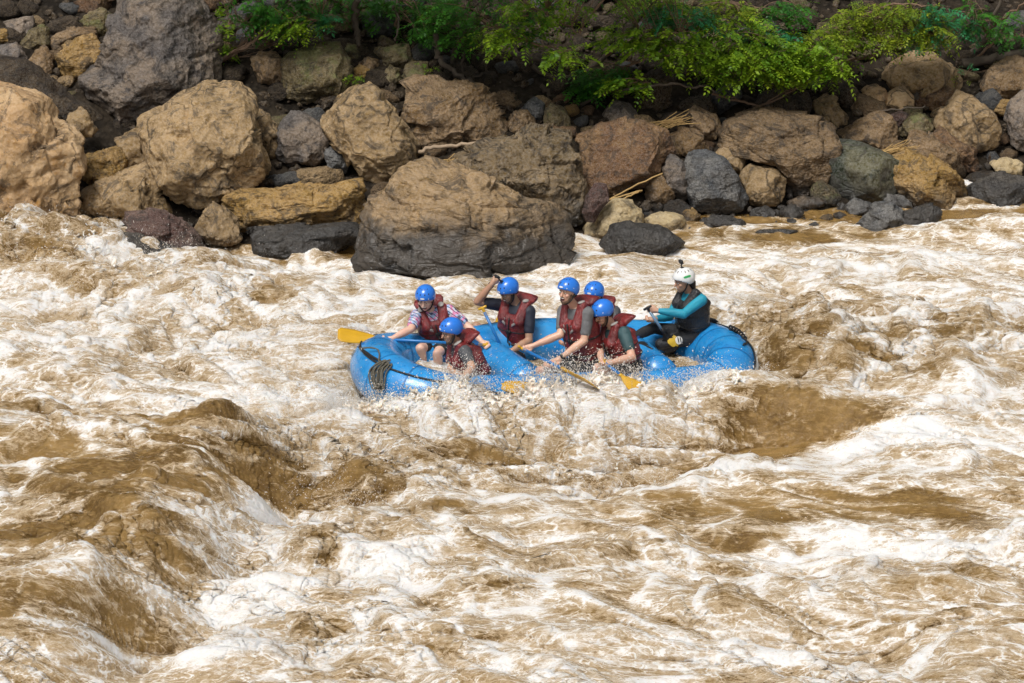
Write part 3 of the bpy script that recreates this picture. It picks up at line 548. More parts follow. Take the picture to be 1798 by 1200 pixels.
# ---- rubble between the boulders: single small rocks, each its own object, built from shared shapes
def in_poly(P, x, y):
    c = False; j = len(P)-1
    for i in range(len(P)):
        if (P[i][1] > y) != (P[j][1] > y) and x < (P[j][0]-P[i][0])*(y-P[i][1])/(P[j][1]-P[i][1])+P[i][0]: c = not c
        j = i
    return c
def rubble():
    rs = np.random.RandomState(11); kinds = ['tan', 'brown', 'grey', 'dark', 'rust', 'mossy', 'gold', 'slate']
    shapes = {}
    for k in kinds:
        for q in range(3):
            n = rs.randint(6, 9); a = np.sort(rs.uniform(0, 2*math.pi, n)+0); a = np.linspace(0, 2*math.pi, n, endpoint=False)+rs.uniform(-.3, .3, n)
            rr = rs.uniform(.62, 1.18, n); P = np.stack([np.cos(a)*rr*1.15, np.sin(a)*rr*.85], -1)
            V, Fq, s = rock_shape(P, .9, rs.randint(1000), 3, .9); shapes[k, q] = mesh_np('rock', V, Fq, ROCK[k])
    placed = []; n = 0; made = []; NAMES = dict(tan='tan', brown='brown', grey='grey', dark='dark', rust='reddish', mossy='olive', gold='golden', slate='blackish')
    nrm_ = lambda v: v/np.linalg.norm(v)
    def ok(px, py, r):
        for P in TAKEN:
            if in_poly(P, px, py): return False
        return all((px-a)**2+((py-b)*1.2)**2 > (.66*(r+c))**2 for a, b, c in placed)
    for rad, tries in ((30, 500), (21, 700), (14, 900), (9, 900)):
        for _ in range(tries):
            px = rs.uniform(-40, 1840); py = rs.uniform(-25, 425)
            wl = np.interp(px, [0, 600, 1000, 1200, 1500, 1798], [400, 400, 400, 405, 385, 352])
            if py > wl-4 or n >= 285: continue
            r = rad*rs.uniform(.8, 1.2)
            if rad > 13 and py > wl-40: continue
            if not ok(px, py, r): continue
            placed.append((px, py, r)); g = at_terr(px, py+r*.5); m = pxm(g)
            near = py > wl-40
            k = kinds[rs.choice(8, p=[.12, .2, .08, .26, .12, .1, .04, .08])] if not near else ['slate', 'brown', 'tan', 'dark'][rs.randint(4)]
            if py < 160 and px > 420: k = ['dark', 'mossy', 'dark', 'slate'][rs.randint(4)]  # shade of the upper bank put into the colour: dark kinds only
            o = link('rock', shapes[k, rs.randint(3)], loc=(g[0], g[1]+.05, g[2]+.25*r/m))
            s = r/m; o.scale = (s*rs.uniform(.9, 1.25), s, s*rs.uniform(.75, 1.0)); o.rotation_euler = (rs.uniform(-.4, .4), rs.uniform(-.5, .5), rs.uniform(-.6, .6))
            j = min(SHORT, key=lambda q: math.hypot(q[1]-px, (q[2]-py)*1.2)); dx, dy = px-j[1], py-j[2]
            rel = ('left of' if dx < 0 else 'right of') if abs(dx) > abs(dy)*1.2 else ('above' if dy < 0 else 'below')
            made.append((o, '%s %s stone %s the %s' % ('medium' if r > 22 else 'small' if r > 13 else 'tiny', NAMES[k], rel, j[0]), px, py)); n += 1
    seen = {}
    for m in made: seen.setdefault(m[1], []).append(m)
    for lab, ms in seen.items():
        ms.sort(key=lambda m: m[2])
        for i, m in enumerate(ms):
            l2 = lab if len(ms) == 1 else lab+', '+(('left one' if i == 0 else 'right one') if len(ms) == 2 else ('leftmost' if i == 0 else 'rightmost' if i == len(ms)-1 else ('second', 'third', 'fourth', 'fifth', 'sixth', 'seventh', 'eighth', 'ninth')[min(i-1, 7)]+' from left'))
            tag(m[0], l2, 'rock', 'loose stones between the boulders')
    # still smaller stones that nobody could count
    V, Fq = [], []; D, F1 = ICO[1]; q = 0
    NS = 5200; XY = np.stack([rs.uniform(-60, 1860, NS), rs.uniform(-60, 425, NS)], -1); hid = np.zeros(NS, bool)
    for P in TAKEN:
        c_ = np.zeros(NS, bool)
        for i in range(len(P)):
            a_, b_ = P[i], P[i-1]; c_ ^= ((a_[1] > XY[:, 1]) != (b_[1] > XY[:, 1])) & (XY[:, 0] < (b_[0]-a_[0])*(XY[:, 1]-a_[1])/(b_[1]-a_[1]+1e-9)+a_[0])
        hid |= c_
    for px, py in XY[~hid]:
        wl = np.interp(px, [0, 600, 1000, 1200, 1500, 1798], [400, 400, 400, 408, 388, 355])
        if py > wl: continue
        g = at_terr(px, py); r = .025+.085*rs.rand()**2; sc = r*rs.uniform(.6, 1.2, 3); W_ = D*sc
        for _k in range(6):
            nn = nrm_(rs.normal(size=3)); dd = W_@nn; W_ = W_-np.outer(np.maximum(0, dd-.62*dd.max()), nn)
        V.append(W_+g+np.array([0, 0, r*.3])); Fq.append(F1+q); q += len(D)
    me = mesh_np('scree', np.vstack(V), np.vstack(Fq), ROCK['dark'], False); tag(link('scree', me), 'fine loose scree filling the gaps of the bank', 'scree', kind='stuff')
rubble()
# ------------------------------------------------------------------ the raft
RC = np.array([.4276, -1.4522, .12]); RY = math.radians(14)
REX = np.array([math.cos(RY), math.sin(RY), 0]); REY = np.array([-math.sin(RY), math.cos(RY), 0]); REZ = np.array([0, 0, 1.0])
RING = np.array([(-1.90, 0, .122), (-1.85, .32, .108), (-1.66, .62, .061), (-1.25, .80, -.005), (-.6, .815, .04), (0, .82, .073), (.7, .815, .02), (1.35, .80, -.04), (1.74, .66, -.043), (1.94, .32, -.022), (1.97, 0, -.016),
                 (1.94, -.32, -.015), (1.74, -.66, -.08), (1.35, -.80, -.089), (.7, -.815, -.075), (0, -.82, -.054), (-.6, -.815, -.03), (-1.25, -.80, .013), (-1.66, -.62, .071), (-1.85, -.32, .113)])
TR = .265
def raft_pt(p): p = np.asarray(p, float); return RC+p[..., 0:1]*REX+p[..., 1:2]*REY+p[..., 2:3]*REZ
def catmull(P, n, closed=True):
    P = np.asarray(P, float); out = []; N = len(P)
    for i in range(N if closed else N-1):
        if closed: a, b, c, d = P[i-1], P[i], P[(i+1) % N], P[(i+2) % N]
        else: a, b, c, d = P[max(i-1, 0)], P[i], P[i+1], P[min(i+2, N-1)]
        for k in range(n):
            t = k/n; out.append(.5*((2*b)+(c-a)*t+(2*a-5*b+4*c-d)*t*t+(3*b-a-3*c+d)*t**3))
    if not closed: out.append(P[-1])
    return np.array(out)
def sweep(path, rad, sides=12, closed=False, up=(0, 0, 1.0), caps=True, rot=0.0):
    """tube along a path; rad a number or one per point"""
    P = np.asarray(path, float); N = len(P); rad = np.broadcast_to(np.asarray(rad, float), (N,))
    if closed: Tn = np.roll(P, -1, 0)-np.roll(P, 1, 0)
    else: Tn = np.gradient(P, axis=0)
    Tn /= np.maximum(np.linalg.norm(Tn, axis=1)[:, None], 1e-9)
    u = np.array(up, float)
    if abs(Tn[0]@u) > .95: u = np.array([1.0, .1, 0])
    Ns = []
    for t in Tn:
        n = u-t*(t@u); n /= max(np.linalg.norm(n), 1e-9); Ns.append(n); u = n if not closed else u
    Ns = np.array(Ns); Bs = np.cross(Tn, Ns); a = np.linspace(0, 2*math.pi, sides, endpoint=False)+rot
    V = P[:, None]+rad[:, None, None]*(np.cos(a)[None, :, None]*Ns[:, None]+np.sin(a)[None, :, None]*Bs[:, None])
    V = V.reshape(-1, 3); Fq = []
    M_ = N if closed else N-1
    for i in range(M_):
        j = (i+1) % N
        for k in range(sides): l = (k+1) % sides; Fq.append((i*sides+k, i*sides+l, j*sides+l, j*sides+k))
    if caps and not closed:
        V = np.vstack([V, P[:1], P[-1:]]); c0, c1 = len(V)-2, len(V)-1
        for k in range(sides):
            l = (k+1) % sides; Fq.append((c0, l, k, c0)); Fq.append((c1, (N-1)*sides+k, (N-1)*sides+l, c1))
    return V, Fq
def soup(name, parts, mat, smooth=True):
    """one mesh out of (verts, faces) pieces; faces with a repeated index are triangles"""
    Vs, Fs, o = [], [], 0
    for V, Fq in parts:
        Vs.append(np.asarray(V)); Fs += [tuple(int(i)+o for i in (f[:3] if len(f) == 4 and f[0] == f[3] else f)) for f in Fq]; o += len(V)
    me = bpy.data.meshes.new(name); me.from_pydata(np.vstack(Vs).tolist(), [], Fs); me.update()
    if smooth: me.polygons.foreach_set('use_smooth', np.ones(len(me.polygons), bool))
    me.materials.append(mat); return me
def part(name, parts, mat, parent, smooth=True, label=None):
    """world-space geometry as a child mesh of parent (parents only have a location)"""
    top = parent; off = np.array(parent.location)
    while top.parent: top = top.parent; off = off+np.array(top.location)
    parts = [(np.asarray(V)-off, F_) for V, F_ in parts]
    o = link(name, soup(name, parts, mat, smooth), parent)
    if label: o['label'] = label
    return o
def box(c, ax, hx, ay, hy, az, hz):
    c, ax, ay, az = (np.asarray(v, float) for v in (c, ax, ay, az))
    V = [c+ax*hx*i+ay*hy*j+az*hz*k for i in (-1, 1) for j in (-1, 1) for k in (-1, 1)]
    return np.array(V), [(0, 1, 3, 2), (4, 6, 7, 5), (0, 4, 5, 1), (2, 3, 7, 6), (0, 2, 6, 4), (1, 5, 7, 3)]

def raft_rubber():
    t = NT('raft_rubber'); tc = t.n('TexCoord').outputs['Object']
    n = t.noise(tc, 3.5, 6, .6); s = t.noise(tc, 24, 6, .7)
    c = t.mix(t.rng(n, .3, .7), (.012, .20, .52), (.022, .285, .64)); c = t.mix(t.math('MULTIPLY', t.rng(s, .58, .72), .35), c, (.10, .38, .68))
    c = t.mix(t.math('MULTIPLY', t.rng(t.noise(tc, 6, 8, .75), .56, .68), .45), c, (.18, .26, .32))
    t.bs(Base_Color=c, Roughness=t.rng(t.noise(tc, 7, 4), .35, .65, .20, .42), Specular_IOR_Level=.55, Coat_Weight=.35, Coat_Roughness=.1, Normal=t.bump(t.math('ADD', t.noise(tc, 5, 3), t.math('MULTIPLY', s, .25)), .22, .03))
    return t.m
M_RAFT = raft_rubber()
M_SEAM = plain('raft_seam', (.010, .13, .36), .4, .2)
M_BLACK = plain('black_webbing', (.012, .012, .013), .55, .3, 60, .4, 120)
M_ROPE = plain('olive_rope', (.11, .10, .075), .8, .35, 40, .8, 160)
M_ROPEW = plain('white_cord', (.72, .72, .70), .6, .1, 30)
M_PATCH = plain('grey_patch', (.16, .165, .16), .6, .2, 30, .3, 80)

def build_raft():
    base = raft_pt((0, 0, -.2))
    r = thing('inflatable_raft', 'bright blue inflatable raft carrying seven paddlers through the foam', 'raft', base)
    cl = catmull(RING, 7)
    W = raft_pt(cl)
    tr = TR+.035*sst(-1.2, -1.9, cl[:, 0])+.032*sst(1.4, 1.9, cl[:, 0])
    part('tube', [sweep(W, tr, 30, True)], M_RAFT, r)
    # seam bands glued round the tube
    n = len(W)
    for f in (.045, .11, .17, .30, .385, .435, .475, .525, .565, .62, .70, .83, .90, .955):
        i = int(f*n); c = np.array([W[(i+k) % n] for k in (0, 1)]); c[1] = c[0]+(c[1]-c[0])*.35
        part('seam', [sweep(c, tr[i]+.0035, 30, caps=False)], M_SEAM, r)
    # thwarts: cross tubes with domed ends
    for x0, x1, rad in ((-.60, -.36, .215), (.40, .50, .20), (.98, 1.08, .205)):
        t = np.linspace(0, 1, 15); e = np.clip(np.minimum(t, 1-t)/.09, 0, 1); rr = rad*np.sqrt(np.clip(1-(1-e)**2, .02, 1))
        P = np.stack([x0+(x1-x0)*t, .64-1.28*t, .02+0*t], -1)
        part('thwart', [sweep(raft_pt(P), rr, 26)], M_RAFT, r)
        for q in (.16, .84):
            c = raft_pt(np.array([(x0+(x1-x0)*q, .64-1.28*q, .02), (x0+(x1-x0)*(q+.012), .64-1.28*(q+.012), .02)])); part('seam', [sweep(c, rad+.003, 26, caps=False)], M_SEAM, r)
    # floor
    fl = cl*np.array([.93, .86, 0])+np.array([0, 0, -.14]); c = raft_pt(np.array([[0, 0, -.14]])); V = np.vstack([raft_pt(fl), c]); k = len(fl)
    part('floor', [(V, [(i, (i+1) % k, k, i) for i in range(k)])], M_RAFT, r)
    # perimeter line on the outer shoulder of the tube, sagging between its rings
    ctr = np.array([cl[:, 0]*.0, cl[:, 1]*.0, cl[:, 2]*0]).T
    tg = np.roll(cl, -1, 0)-np.roll(cl, 1, 0); out = np.stack([tg[:, 1], -tg[:, 0], 0*tg[:, 0]], -1); out /= np.linalg.norm(out, axis=1)[:, None]; out *= np.sign((out*cl).sum(1))[:, None]
    ang = math.radians(52); rope = cl+out*(TR*math.cos(ang))+np.array([0, 0, TR*math.sin(ang)])*1.0
    near = (cl[:, 1] < -.3); a2 = np.where(near & (cl[:, 0] > -.9), math.radians(18), ang)[:, None]
    rope = cl+out*((TR+.012)*np.cos(a2))+np.array([[0, 0, 1.0]])*((TR+.012)*np.sin(a2))
    k = np.ones(9)/9; rope = np.stack([np.convolve(np.concatenate([rope[-4:, j], rope[:, j], rope[:4, j]]), k, 'valid') for j in range(3)], -1)
    d = rope-cl; rope = cl+d/np.linalg.norm(d, axis=1)[:, None]*(tr[:, None]+.010)
    part('perimeter_line', [sweep(raft_pt(rope), .0115, 7, True)], M_BLACK, r)
    for f in (.04, .2, .34, .5, .66, .78, .93):
        i = int(f*n); p = rope[i]; dn = (p-cl[i])/np.linalg.norm(p-cl[i]); tt = tg[i]/np.linalg.norm(tg[i]); bb = np.cross(dn, tt)
        q = cl[i]+dn*(tr[i]+.001); a = np.linspace(0, 2*math.pi, 18, endpoint=False)
        ringp = raft_pt(np.array([q+.052*(math.cos(x)*tt+math.sin(x)*bb)-dn*.004 for x in a])); top = raft_pt(np.array([q+.045*(math.cos(x)*tt+math.sin(x)*bb)+dn*.006 for x in a])); cc = raft_pt(np.array([q+dn*.007]))
        V = np.vstack([ringp, top, cc]); F_ = [(i_, (i_+1) % 18, 18+(i_+1) % 18, 18+i_) for i_ in range(18)]+[(18+i_, 18+(i_+1) % 18, 36, 18+i_) for i_ in range(18)]
        part('ring_patch', [(V, F_)], M_SEAM, r)
    def on_tube(cx, cy, ang_deg, lift=.012):
        """point on the tube nearest to plan (cx, cy) at elevation ang; also frame"""
        i = int(np.argmin((cl[:, 0]-cx)**2+(cl[:, 1]-cy)**2)); a = math.radians(ang_deg)
        dn = out[i]*math.cos(a)+np.array([0, 0, math.sin(a)]); tt = tg[i]/np.linalg.norm(tg[i])
        return cl[i]+dn*(tr[i]+lift), dn, tt, np.cross(dn, tt)
    # grey oval anchor patches at the bow
    for cx, cy, ag in ((-1.88, .22, 30), (-1.80, -.42, 20)):
        q, dn, tt, bb = on_tube(cx, cy, ag, .001); a = np.linspace(0, 2*math.pi, 20, endpoint=False)
        V = np.vstack([raft_pt(np.array([q+.06*math.cos(x)*tt+.042*math.sin(x)*bb-dn*.006 for x in a])), raft_pt(np.array([q+.05*math.cos(x)*tt+.034*math.sin(x)*bb+dn*.008 for x in a])), raft_pt(np.array([q+dn*.012]))])
        part('anchor_patch', [(V, [(i_, (i_+1) % 20, 20+(i_+1) % 20, 20+i_) for i_ in range(20)]+[(20+i_, 20+(i_+1) % 20, 40, 20+i_) for i_ in range(20)])], M_PATCH, r)
    # flaked bow rope, tied in the middle
    rs = np.random.RandomState(3); S = []
    for k in range(7):
        s = rs.uniform(-1, 1, 6); P = []
        for u_, ag in ((-.02, 66), (.00, 52), (.01, 38), (.0, 24), (-.03, 10), (-.055, 14), (-.05, 28), (-.03, 44), (-.03, 60), (-.02, 66)):
            q, dn, tt, bb = on_tube(-1.80, -.42, ag+s[0]*4, .018+.012*(k % 3)); P.append(q+tt*(u_*2.6+.020*(k-3)+.02*s[1]+.01*rs.uniform(-1, 1)))
        S.append(sweep(raft_pt(catmull(np.array(P), 5, False)), .0085, 6))
    part('rope_bundle', S, M_ROPE, r, label='flaked olive rope tied to the bow')
    P = [on_tube(-1.80, -.42, a, .02)[0]+on_tube(-1.80, -.42, a)[2]*dx for a, dx in ((60, -.06), (56, .05), (72, .16), (80, .26), (72, .36), (60, .44))]
    part('rope_tail', [sweep(raft_pt(catmull(np.array(P), 6, False)), .009, 6)], M_ROPE, r)
    P = [on_tube(-1.88, .15-.13*i, 52+i*2, .02+.015*math.sin(i))[0] for i in range(5)]
    part('bow_strap', [sweep(raft_pt(catmull(np.array(P), 6, False)), .014, 6)], M_BLACK, r)
    # stern: coil of cord and a stopper knot on the line
    S = []
    for k in range(7):
        P = []
        for a in np.linspace(0, 2*math.pi, 12, endpoint=False):
            q, dn, tt, bb = on_tube(1.86, .52, 62+12*math.sin(a)+rs.uniform(-3, 3), .02+.008*(k % 4)); P.append(q+tt*(.085*math.cos(a)+.006*(k-3)))
        S.append(sweep(raft_pt(catmull(np.array(P), 3)), .009, 6, True))
    part('cord_coil', S, M_BLACK, r, label='black and grey coil of cord on the stern corner'); part('cord_coil', S[:2], M_ROPE, r)
    S = []
    for k in range(7):
        q, dn, tt, bb = on_tube(2.01, .16, 70-k*6.5, .025); a = np.linspace(0, 2*math.pi, 10, endpoint=False)
        S.append(sweep(raft_pt(np.array([q+.032*math.cos(x)*tt+.024*math.sin(x)*dn+bb*.004*math.sin(2*x) for x in a])), .012, 6, True))
    part('stopper_knot', S, M_BLACK, r)
    P = [on_tube(2.02, .12-.045*i, 34+2.5*i, .012)[0] for i in range(0, 13)]
    part('stern_strap', [sweep(raft_pt(catmull(np.array(P), 3, False)), .011, 6)], M_BLACK, r)
    # white cords streaming down the near stern corner
    for k in range(22):
        i0 = 1.52+.022*k; P = []
        for j, ag in enumerate((26, 14, 2, -12, -26)):
            q, dn, tt, bb = on_tube(min(i0, 1.99), -.80+.022*k, ag+rs.uniform(-3, 3), .006); P.append(q+tt*(.015*j-.02+rs.uniform(-.012, .012)))
        part('white_cord', [sweep(raft_pt(catmull(np.array(P), 4, False)), .0055, 5)], M_ROPEW, r)
    # red lettering on the near bow side, half hidden by spray
    M_RED = plain('red_print', (.50, .03, .05), .4, .1)
    def stroke(pts): return sweep(raft_pt(catmull(np.array([on_tube(-1.62+.95*u_, -.70-.12*u_, a, .004)[0]+on_tube(-1.62+.95*u_, -.70-.12*u_, a)[2]*0 for u_, a in pts]), 4, False)), .006, 5)
    part('lettering', [stroke(p) for p in ([(.10, 14), (.04, 16), (.0, 6), (.03, -4), (.09, -3)], [(.14, -6), (.14, 6), (.18, -2), (.22, 6), (.22, -6)], [(.28, -8), (.31, 4), (.35, -8)], [(.29, -4), (.34, -4)])], M_RED, r)
    return r
RAFT = build_raft()

def build_bilge():
    xs = np.linspace(-1.85, 1.85, 150); ys = np.linspace(-.62, .62, 60); X, Y = np.meshgrid(xs, ys)
    w = pn2(X*2, Y*2, 81); Z = -.085+.05*np.abs(pn2(X*4+w, Y*5, 82))+.03*np.abs(pn2(X*11+w, Y*12, 83))+.10*np.exp(-((X+1.35)/.4)**2)
    lim = np.interp(np.abs(X), [0, 1.3, 1.6, 1.85], [.62, .62, .5, .3]); Y = np.clip(Y, -lim, lim)
    V = raft_pt(np.stack([X, Y, Z], -1).reshape(-1, 3)); ny, nx = X.shape
    i = (np.arange(ny-1)[:, None]*nx+np.arange(nx-1)[None, :]).ravel()
    me = mesh_np('bilge_water', V, np.stack([i, i+1, i+nx+1, i+nx], -1), bpy.data.materials['silty_rapids'])
    a = me.attributes.new('foam', 'FLOAT', 'POINT'); a.data.foreach_set('value', (.56+.5*pn2(X*2.2, Y*3, 85)+.12*np.exp(-((X+1.3)/.6)**2)).ravel().astype(np.float32))
    a = me.attributes.new('rough', 'FLOAT', 'POINT'); a.data.foreach_set('value', np.full(X.size, .1, np.float32))
    tag(link('bilge_water', me), 'frothy brown water sloshing on the raft floor', 'water', kind='stuff')
build_bilge()
# ------------------------------------------------------------------ people
def nrm(v): v = np.asarray(v, float); return v/max(np.linalg.norm(v), 1e-9)
SPH = ICO[2]; SPH3 = ICO[3]
def capsule(a, b, ra, rb):
    a, b = np.asarray(a, float), np.asarray(b, float); d = nrm(b-a); D, Fq = SPH
    u = np.array([0, 0, 1.0]) if abs(d[2]) < .9 else np.array([1.0, 0, 0]); x = nrm(np.cross(u, d)); y = np.cross(d, x)
    S = D[:, :1]*x+D[:, 1:2]*y+D[:, 2:]*d; top = D[:, 2] > 1e-6
    return np.where(top[:, None], b+S*rb, a+S*ra), Fq
def ellip(c, ax, s3=False):
    D, Fq = SPH3 if s3 else SPH; A = np.array(ax); return np.asarray(c)+D@A, Fq
def loft(secs, n=26, ex=2.4):
    """secs: (centre, right vec*halfwidth, fwd vec*halfdepth)"""
    V, Fq = [], []
    a = np.linspace(0, 2*math.pi, n, endpoint=False); ca = np.sign(np.cos(a))*np.abs(np.cos(a))**(2/ex); sa = np.sign(np.sin(a))*np.abs(np.sin(a))**(2/ex)
    for c, r, f in secs: V.append(np.asarray(c)+ca[:, None]*np.asarray(r)+sa[:, None]*np.asarray(f))
    V = np.vstack(V+[np.asarray(secs[0][0])[None], np.asarray(secs[-1][0])[None]]); m = len(secs)
    for i in range(m-1):
        for k in range(n): l = (k+1) % n; Fq.append((i*n+k, i*n+l, (i+1)*n+l, (i+1)*n+k))
    for k in range(n):
        l = (k+1) % n; Fq.append((m*n, l, k, m*n)); Fq.append((m*n+1, (m-1)*n+k, (m-1)*n+l, m*n+1))
    return V, Fq
def fuse(name, parts, mat, voxel=.009, smooth=3, dec=.45, parent=None):
    """melt overlapping pieces into one continuous skin"""
    off = np.array(parent.location) if parent is not None else np.zeros(3)
    me = soup(name, [(np.asarray(V)-off, F_) for V, F_ in parts], mat)
    tmp = bpy.data.objects.new('tmp', me); COL.objects.link(tmp)
    md = tmp.modifiers.new('r', 'REMESH'); md.mode = 'VOXEL'; md.voxel_size = voxel; md.use_smooth_shade = True
    if smooth: ms = tmp.modifiers.new('s', 'SMOOTH'); ms.factor = .5; ms.iterations = smooth
    if dec < 1: mdc = tmp.modifiers.new('d', 'DECIMATE'); mdc.ratio = dec
    dg = bpy.context.evaluated_depsgraph_get(); out = bpy.data.meshes.new_from_object(tmp.evaluated_get(dg)); out.name = name
    bpy.data.objects.remove(tmp); bpy.data.meshes.remove(me)
    if not out.materials: out.materials.append(mat)
    out.polygons.foreach_set('use_smooth', np.ones(len(out.polygons), bool))
    return link(name, out, parent)

def skin_mat(name, col):
    t = NT(name); tc = t.n('TexCoord').outputs['Object']; n = t.noise(tc, 14, 5, .6); m = t.noise(tc, 4, 3)
    c = t.mix(n, tuple(x*.85 for x in col), tuple(min(1, x*1.12) for x in col)); c = t.mix(t.math('MULTIPLY', t.rng(m, .45, .7), .3), c, (col[0], col[1]*.72, col[2]*.68))
    t.bs(Base_Color=c, Roughness=.42, Subsurface_Weight=.12, Subsurface_Radius=(.02, .008, .004), Specular_IOR_Level=.5); t.b.inputs['Subsurface Scale'].default_value = .4
    return t.m
def vest_mat(name, col, dark):
    t = NT(name); tc = t.n('TexCoord').outputs['Object']
    n = t.noise(tc, 9, 6, .65, .8); k = t.noise(tc, 22, 4, .6, 1.2)
    c = t.mix(t.rng(n, .32, .68), dark, col)
    t.bs(Base_Color=c, Roughness=.33, Specular_IOR_Level=.6, Normal=t.bump(t.math('ADD', n, t.math('MULTIPLY', k, .5)), .9, .03)); return t.m
def cloth_mat(name, col, wet=.35):
    t = NT(name); tc = t.n('TexCoord').outputs['Object']; n = t.noise(tc, 10, 6, .6, .7); w = t.noise(tc, 5, 5, .65)
    c = t.mix(t.math('MULTIPLY', t.rng(w, .42, .6), wet), col, tuple(x*.35 for x in col))
    t.bs(Base_Color=c, Roughness=.6, Normal=t.bump(n, .8, .025)); return t.m
def plaid_mat():
    t = NT('patterned_shirt'); tc = t.n('TexCoord').outputs['Object']
    v = t.n('TexVoronoi', feature='F1'); v.inputs['Scale'].default_value = 34; t.set(v.inputs['Vector'], tc)
    hs = t.n('SeparateColor', mode='HSV'); t.set(hs.inputs[0], v.outputs['Color'])
    c = t.mix(t.rng(hs.outputs[0], .3, .36), (.30, .42, .62), (.62, .20, .36)); c = t.mix(t.rng(hs.outputs[0], .62, .66), c, (.62, .60, .66)); c = t.mix(t.rng(hs.outputs[0], .84, .86), c, (.05, .07, .15))
    wv = t.n('TexWave', wave_type='BANDS', bands_direction='DIAGONAL'); wv.inputs['Scale'].default_value = 9; t.set(wv.inputs['Vector'], tc); c = t.mix(t.rng(wv.outputs['Fac'], .88, .95), c, (.02, .03, .07))
    t.bs(Base_Color=c, Roughness=.6, Normal=t.bump(t.noise(tc, 10, 5), .6, .02)); return t.m
SK_PALE = skin_mat('skin_pale', (.72, .46, .35)); SK_MID = skin_mat('skin_mid', (.63, .38, .27)); SK_TAN = skin_mat('skin_tan', (.53, .31, .205)); SK_DK = skin_mat('skin_dark', (.42, .25, .16))
M_VEST = vest_mat('red_nylon', (.235, .022, .022), (.10, .012, .013)); M_VESTB = vest_mat('black_nylon', (.020, .020, .022), (.008, .008, .009))
M_HELM = plain('blue_shell', (.018, .175, .66), .28, .10, 14, .0, 40, .55, .3); M_HELMW = plain('white_shell', (.78, .78, .76), .3, .04, 14, coat=.3)
M_HAIR = plain('dark_hair', (.020, .014, .010), .5, .4, 40, .8, 90); M_HAIRB = plain('brown_beard', (.11, .062, .036), .7, .4, 60, .8, 120)
M_TEETH = plain('teeth', (.75, .72, .66), .3, .03); M_MOUTH = plain('mouth', (.10, .02, .02), .5, .2); M_EYE = plain('eye', (.03, .02, .016), .2, .2); M_EYEW = plain('eye_white', (.6, .58, .55), .3, .05)
M_STRIPE = plain('grey_stripe', (.30, .28, .26), .6, .25, 20, .4, 60); M_STICK = plain('white_sticker', (.75, .72, .66), .5, .08); M_GREEN = plain('green_sticker', (.03, .36, .10), .4, .1)
M_YEL = plain('yellow_plastic', (.56, .31, .010), .38, .15, 8, .1, 30, .5, .2); M_SHAFT = plain('blue_shaft', (.015, .16, .44), .3, .12)
M_SHORT = cloth_mat('black_shorts', (.018, .018, .02)); M_PANT = cloth_mat('black_wetsuit', (.022, .022, .024), .2); M_CYAN = cloth_mat('cyan_top', (.012, .28, .40), .25)
M_GREYT = cloth_mat('grey_tee', (.15, .15, .155)); M_GREYD = cloth_mat('dark_grey_tee', (.075, .077, .082)); M_NAVY = cloth_mat('navy_tee', (.022, .026, .042)); M_TEAL = cloth_mat('teal_tee', (.035, .085, .095)); M_PLAID = plaid_mat()
M_YP = plain('yellow_print', (.62, .40, .03), .5, .1)

def solve(parent, px, py, Lb, sg):
    """the point seen at (px, py) that lies Lb from parent; sg -1 nearer, +1 farther"""
    d = nrm(ray(px, py)); w = CAM-parent; b = d@w; c = w@w-Lb*Lb; q = b*b-c
    if q <= 0: t = -b; p = CAM+d*t; return p
    return CAM+d*(-b+sg*math.sqrt(q))
HANDS = {}
def hand(wrist, tip, grip, sk):
    d = nrm(np.asarray(tip)-wrist); a = np.asarray(grip, float); a = nrm(a-d*(a@d)); n = np.cross(d, a); out = []
    out.append(capsule(wrist, wrist+d*.045, .026, .030))
    for o in (-.026, -.009, .009, .026): out.append(capsule(wrist+d*.02+a*o*.6, wrist+d*.085+a*o, .017, .0135))
    for o, L_ in ((-.029, .88), (-.010, 1.0), (.010, .95), (.028, .78)):
        b = wrist+d*.088+a*o; p1 = b+d*.026*L_+n*.012; p2 = p1+n*.026*L_+d*.004; p3 = p2-d*.022*L_+n*.006
        out += [capsule(b, p1, .0105, .010), capsule(p1, p2, .010, .0092), capsule(p2, p3, .0092, .0085)]
    t0 = wrist+d*.03+a*.026; t1 = t0+d*.034+a*.018+n*.014; t2 = t1+d*.016+n*.026-a*.006
    out += [capsule(t0, t1, .0135, .0115), capsule(t1, t2, .0115, .0095)]
    return out

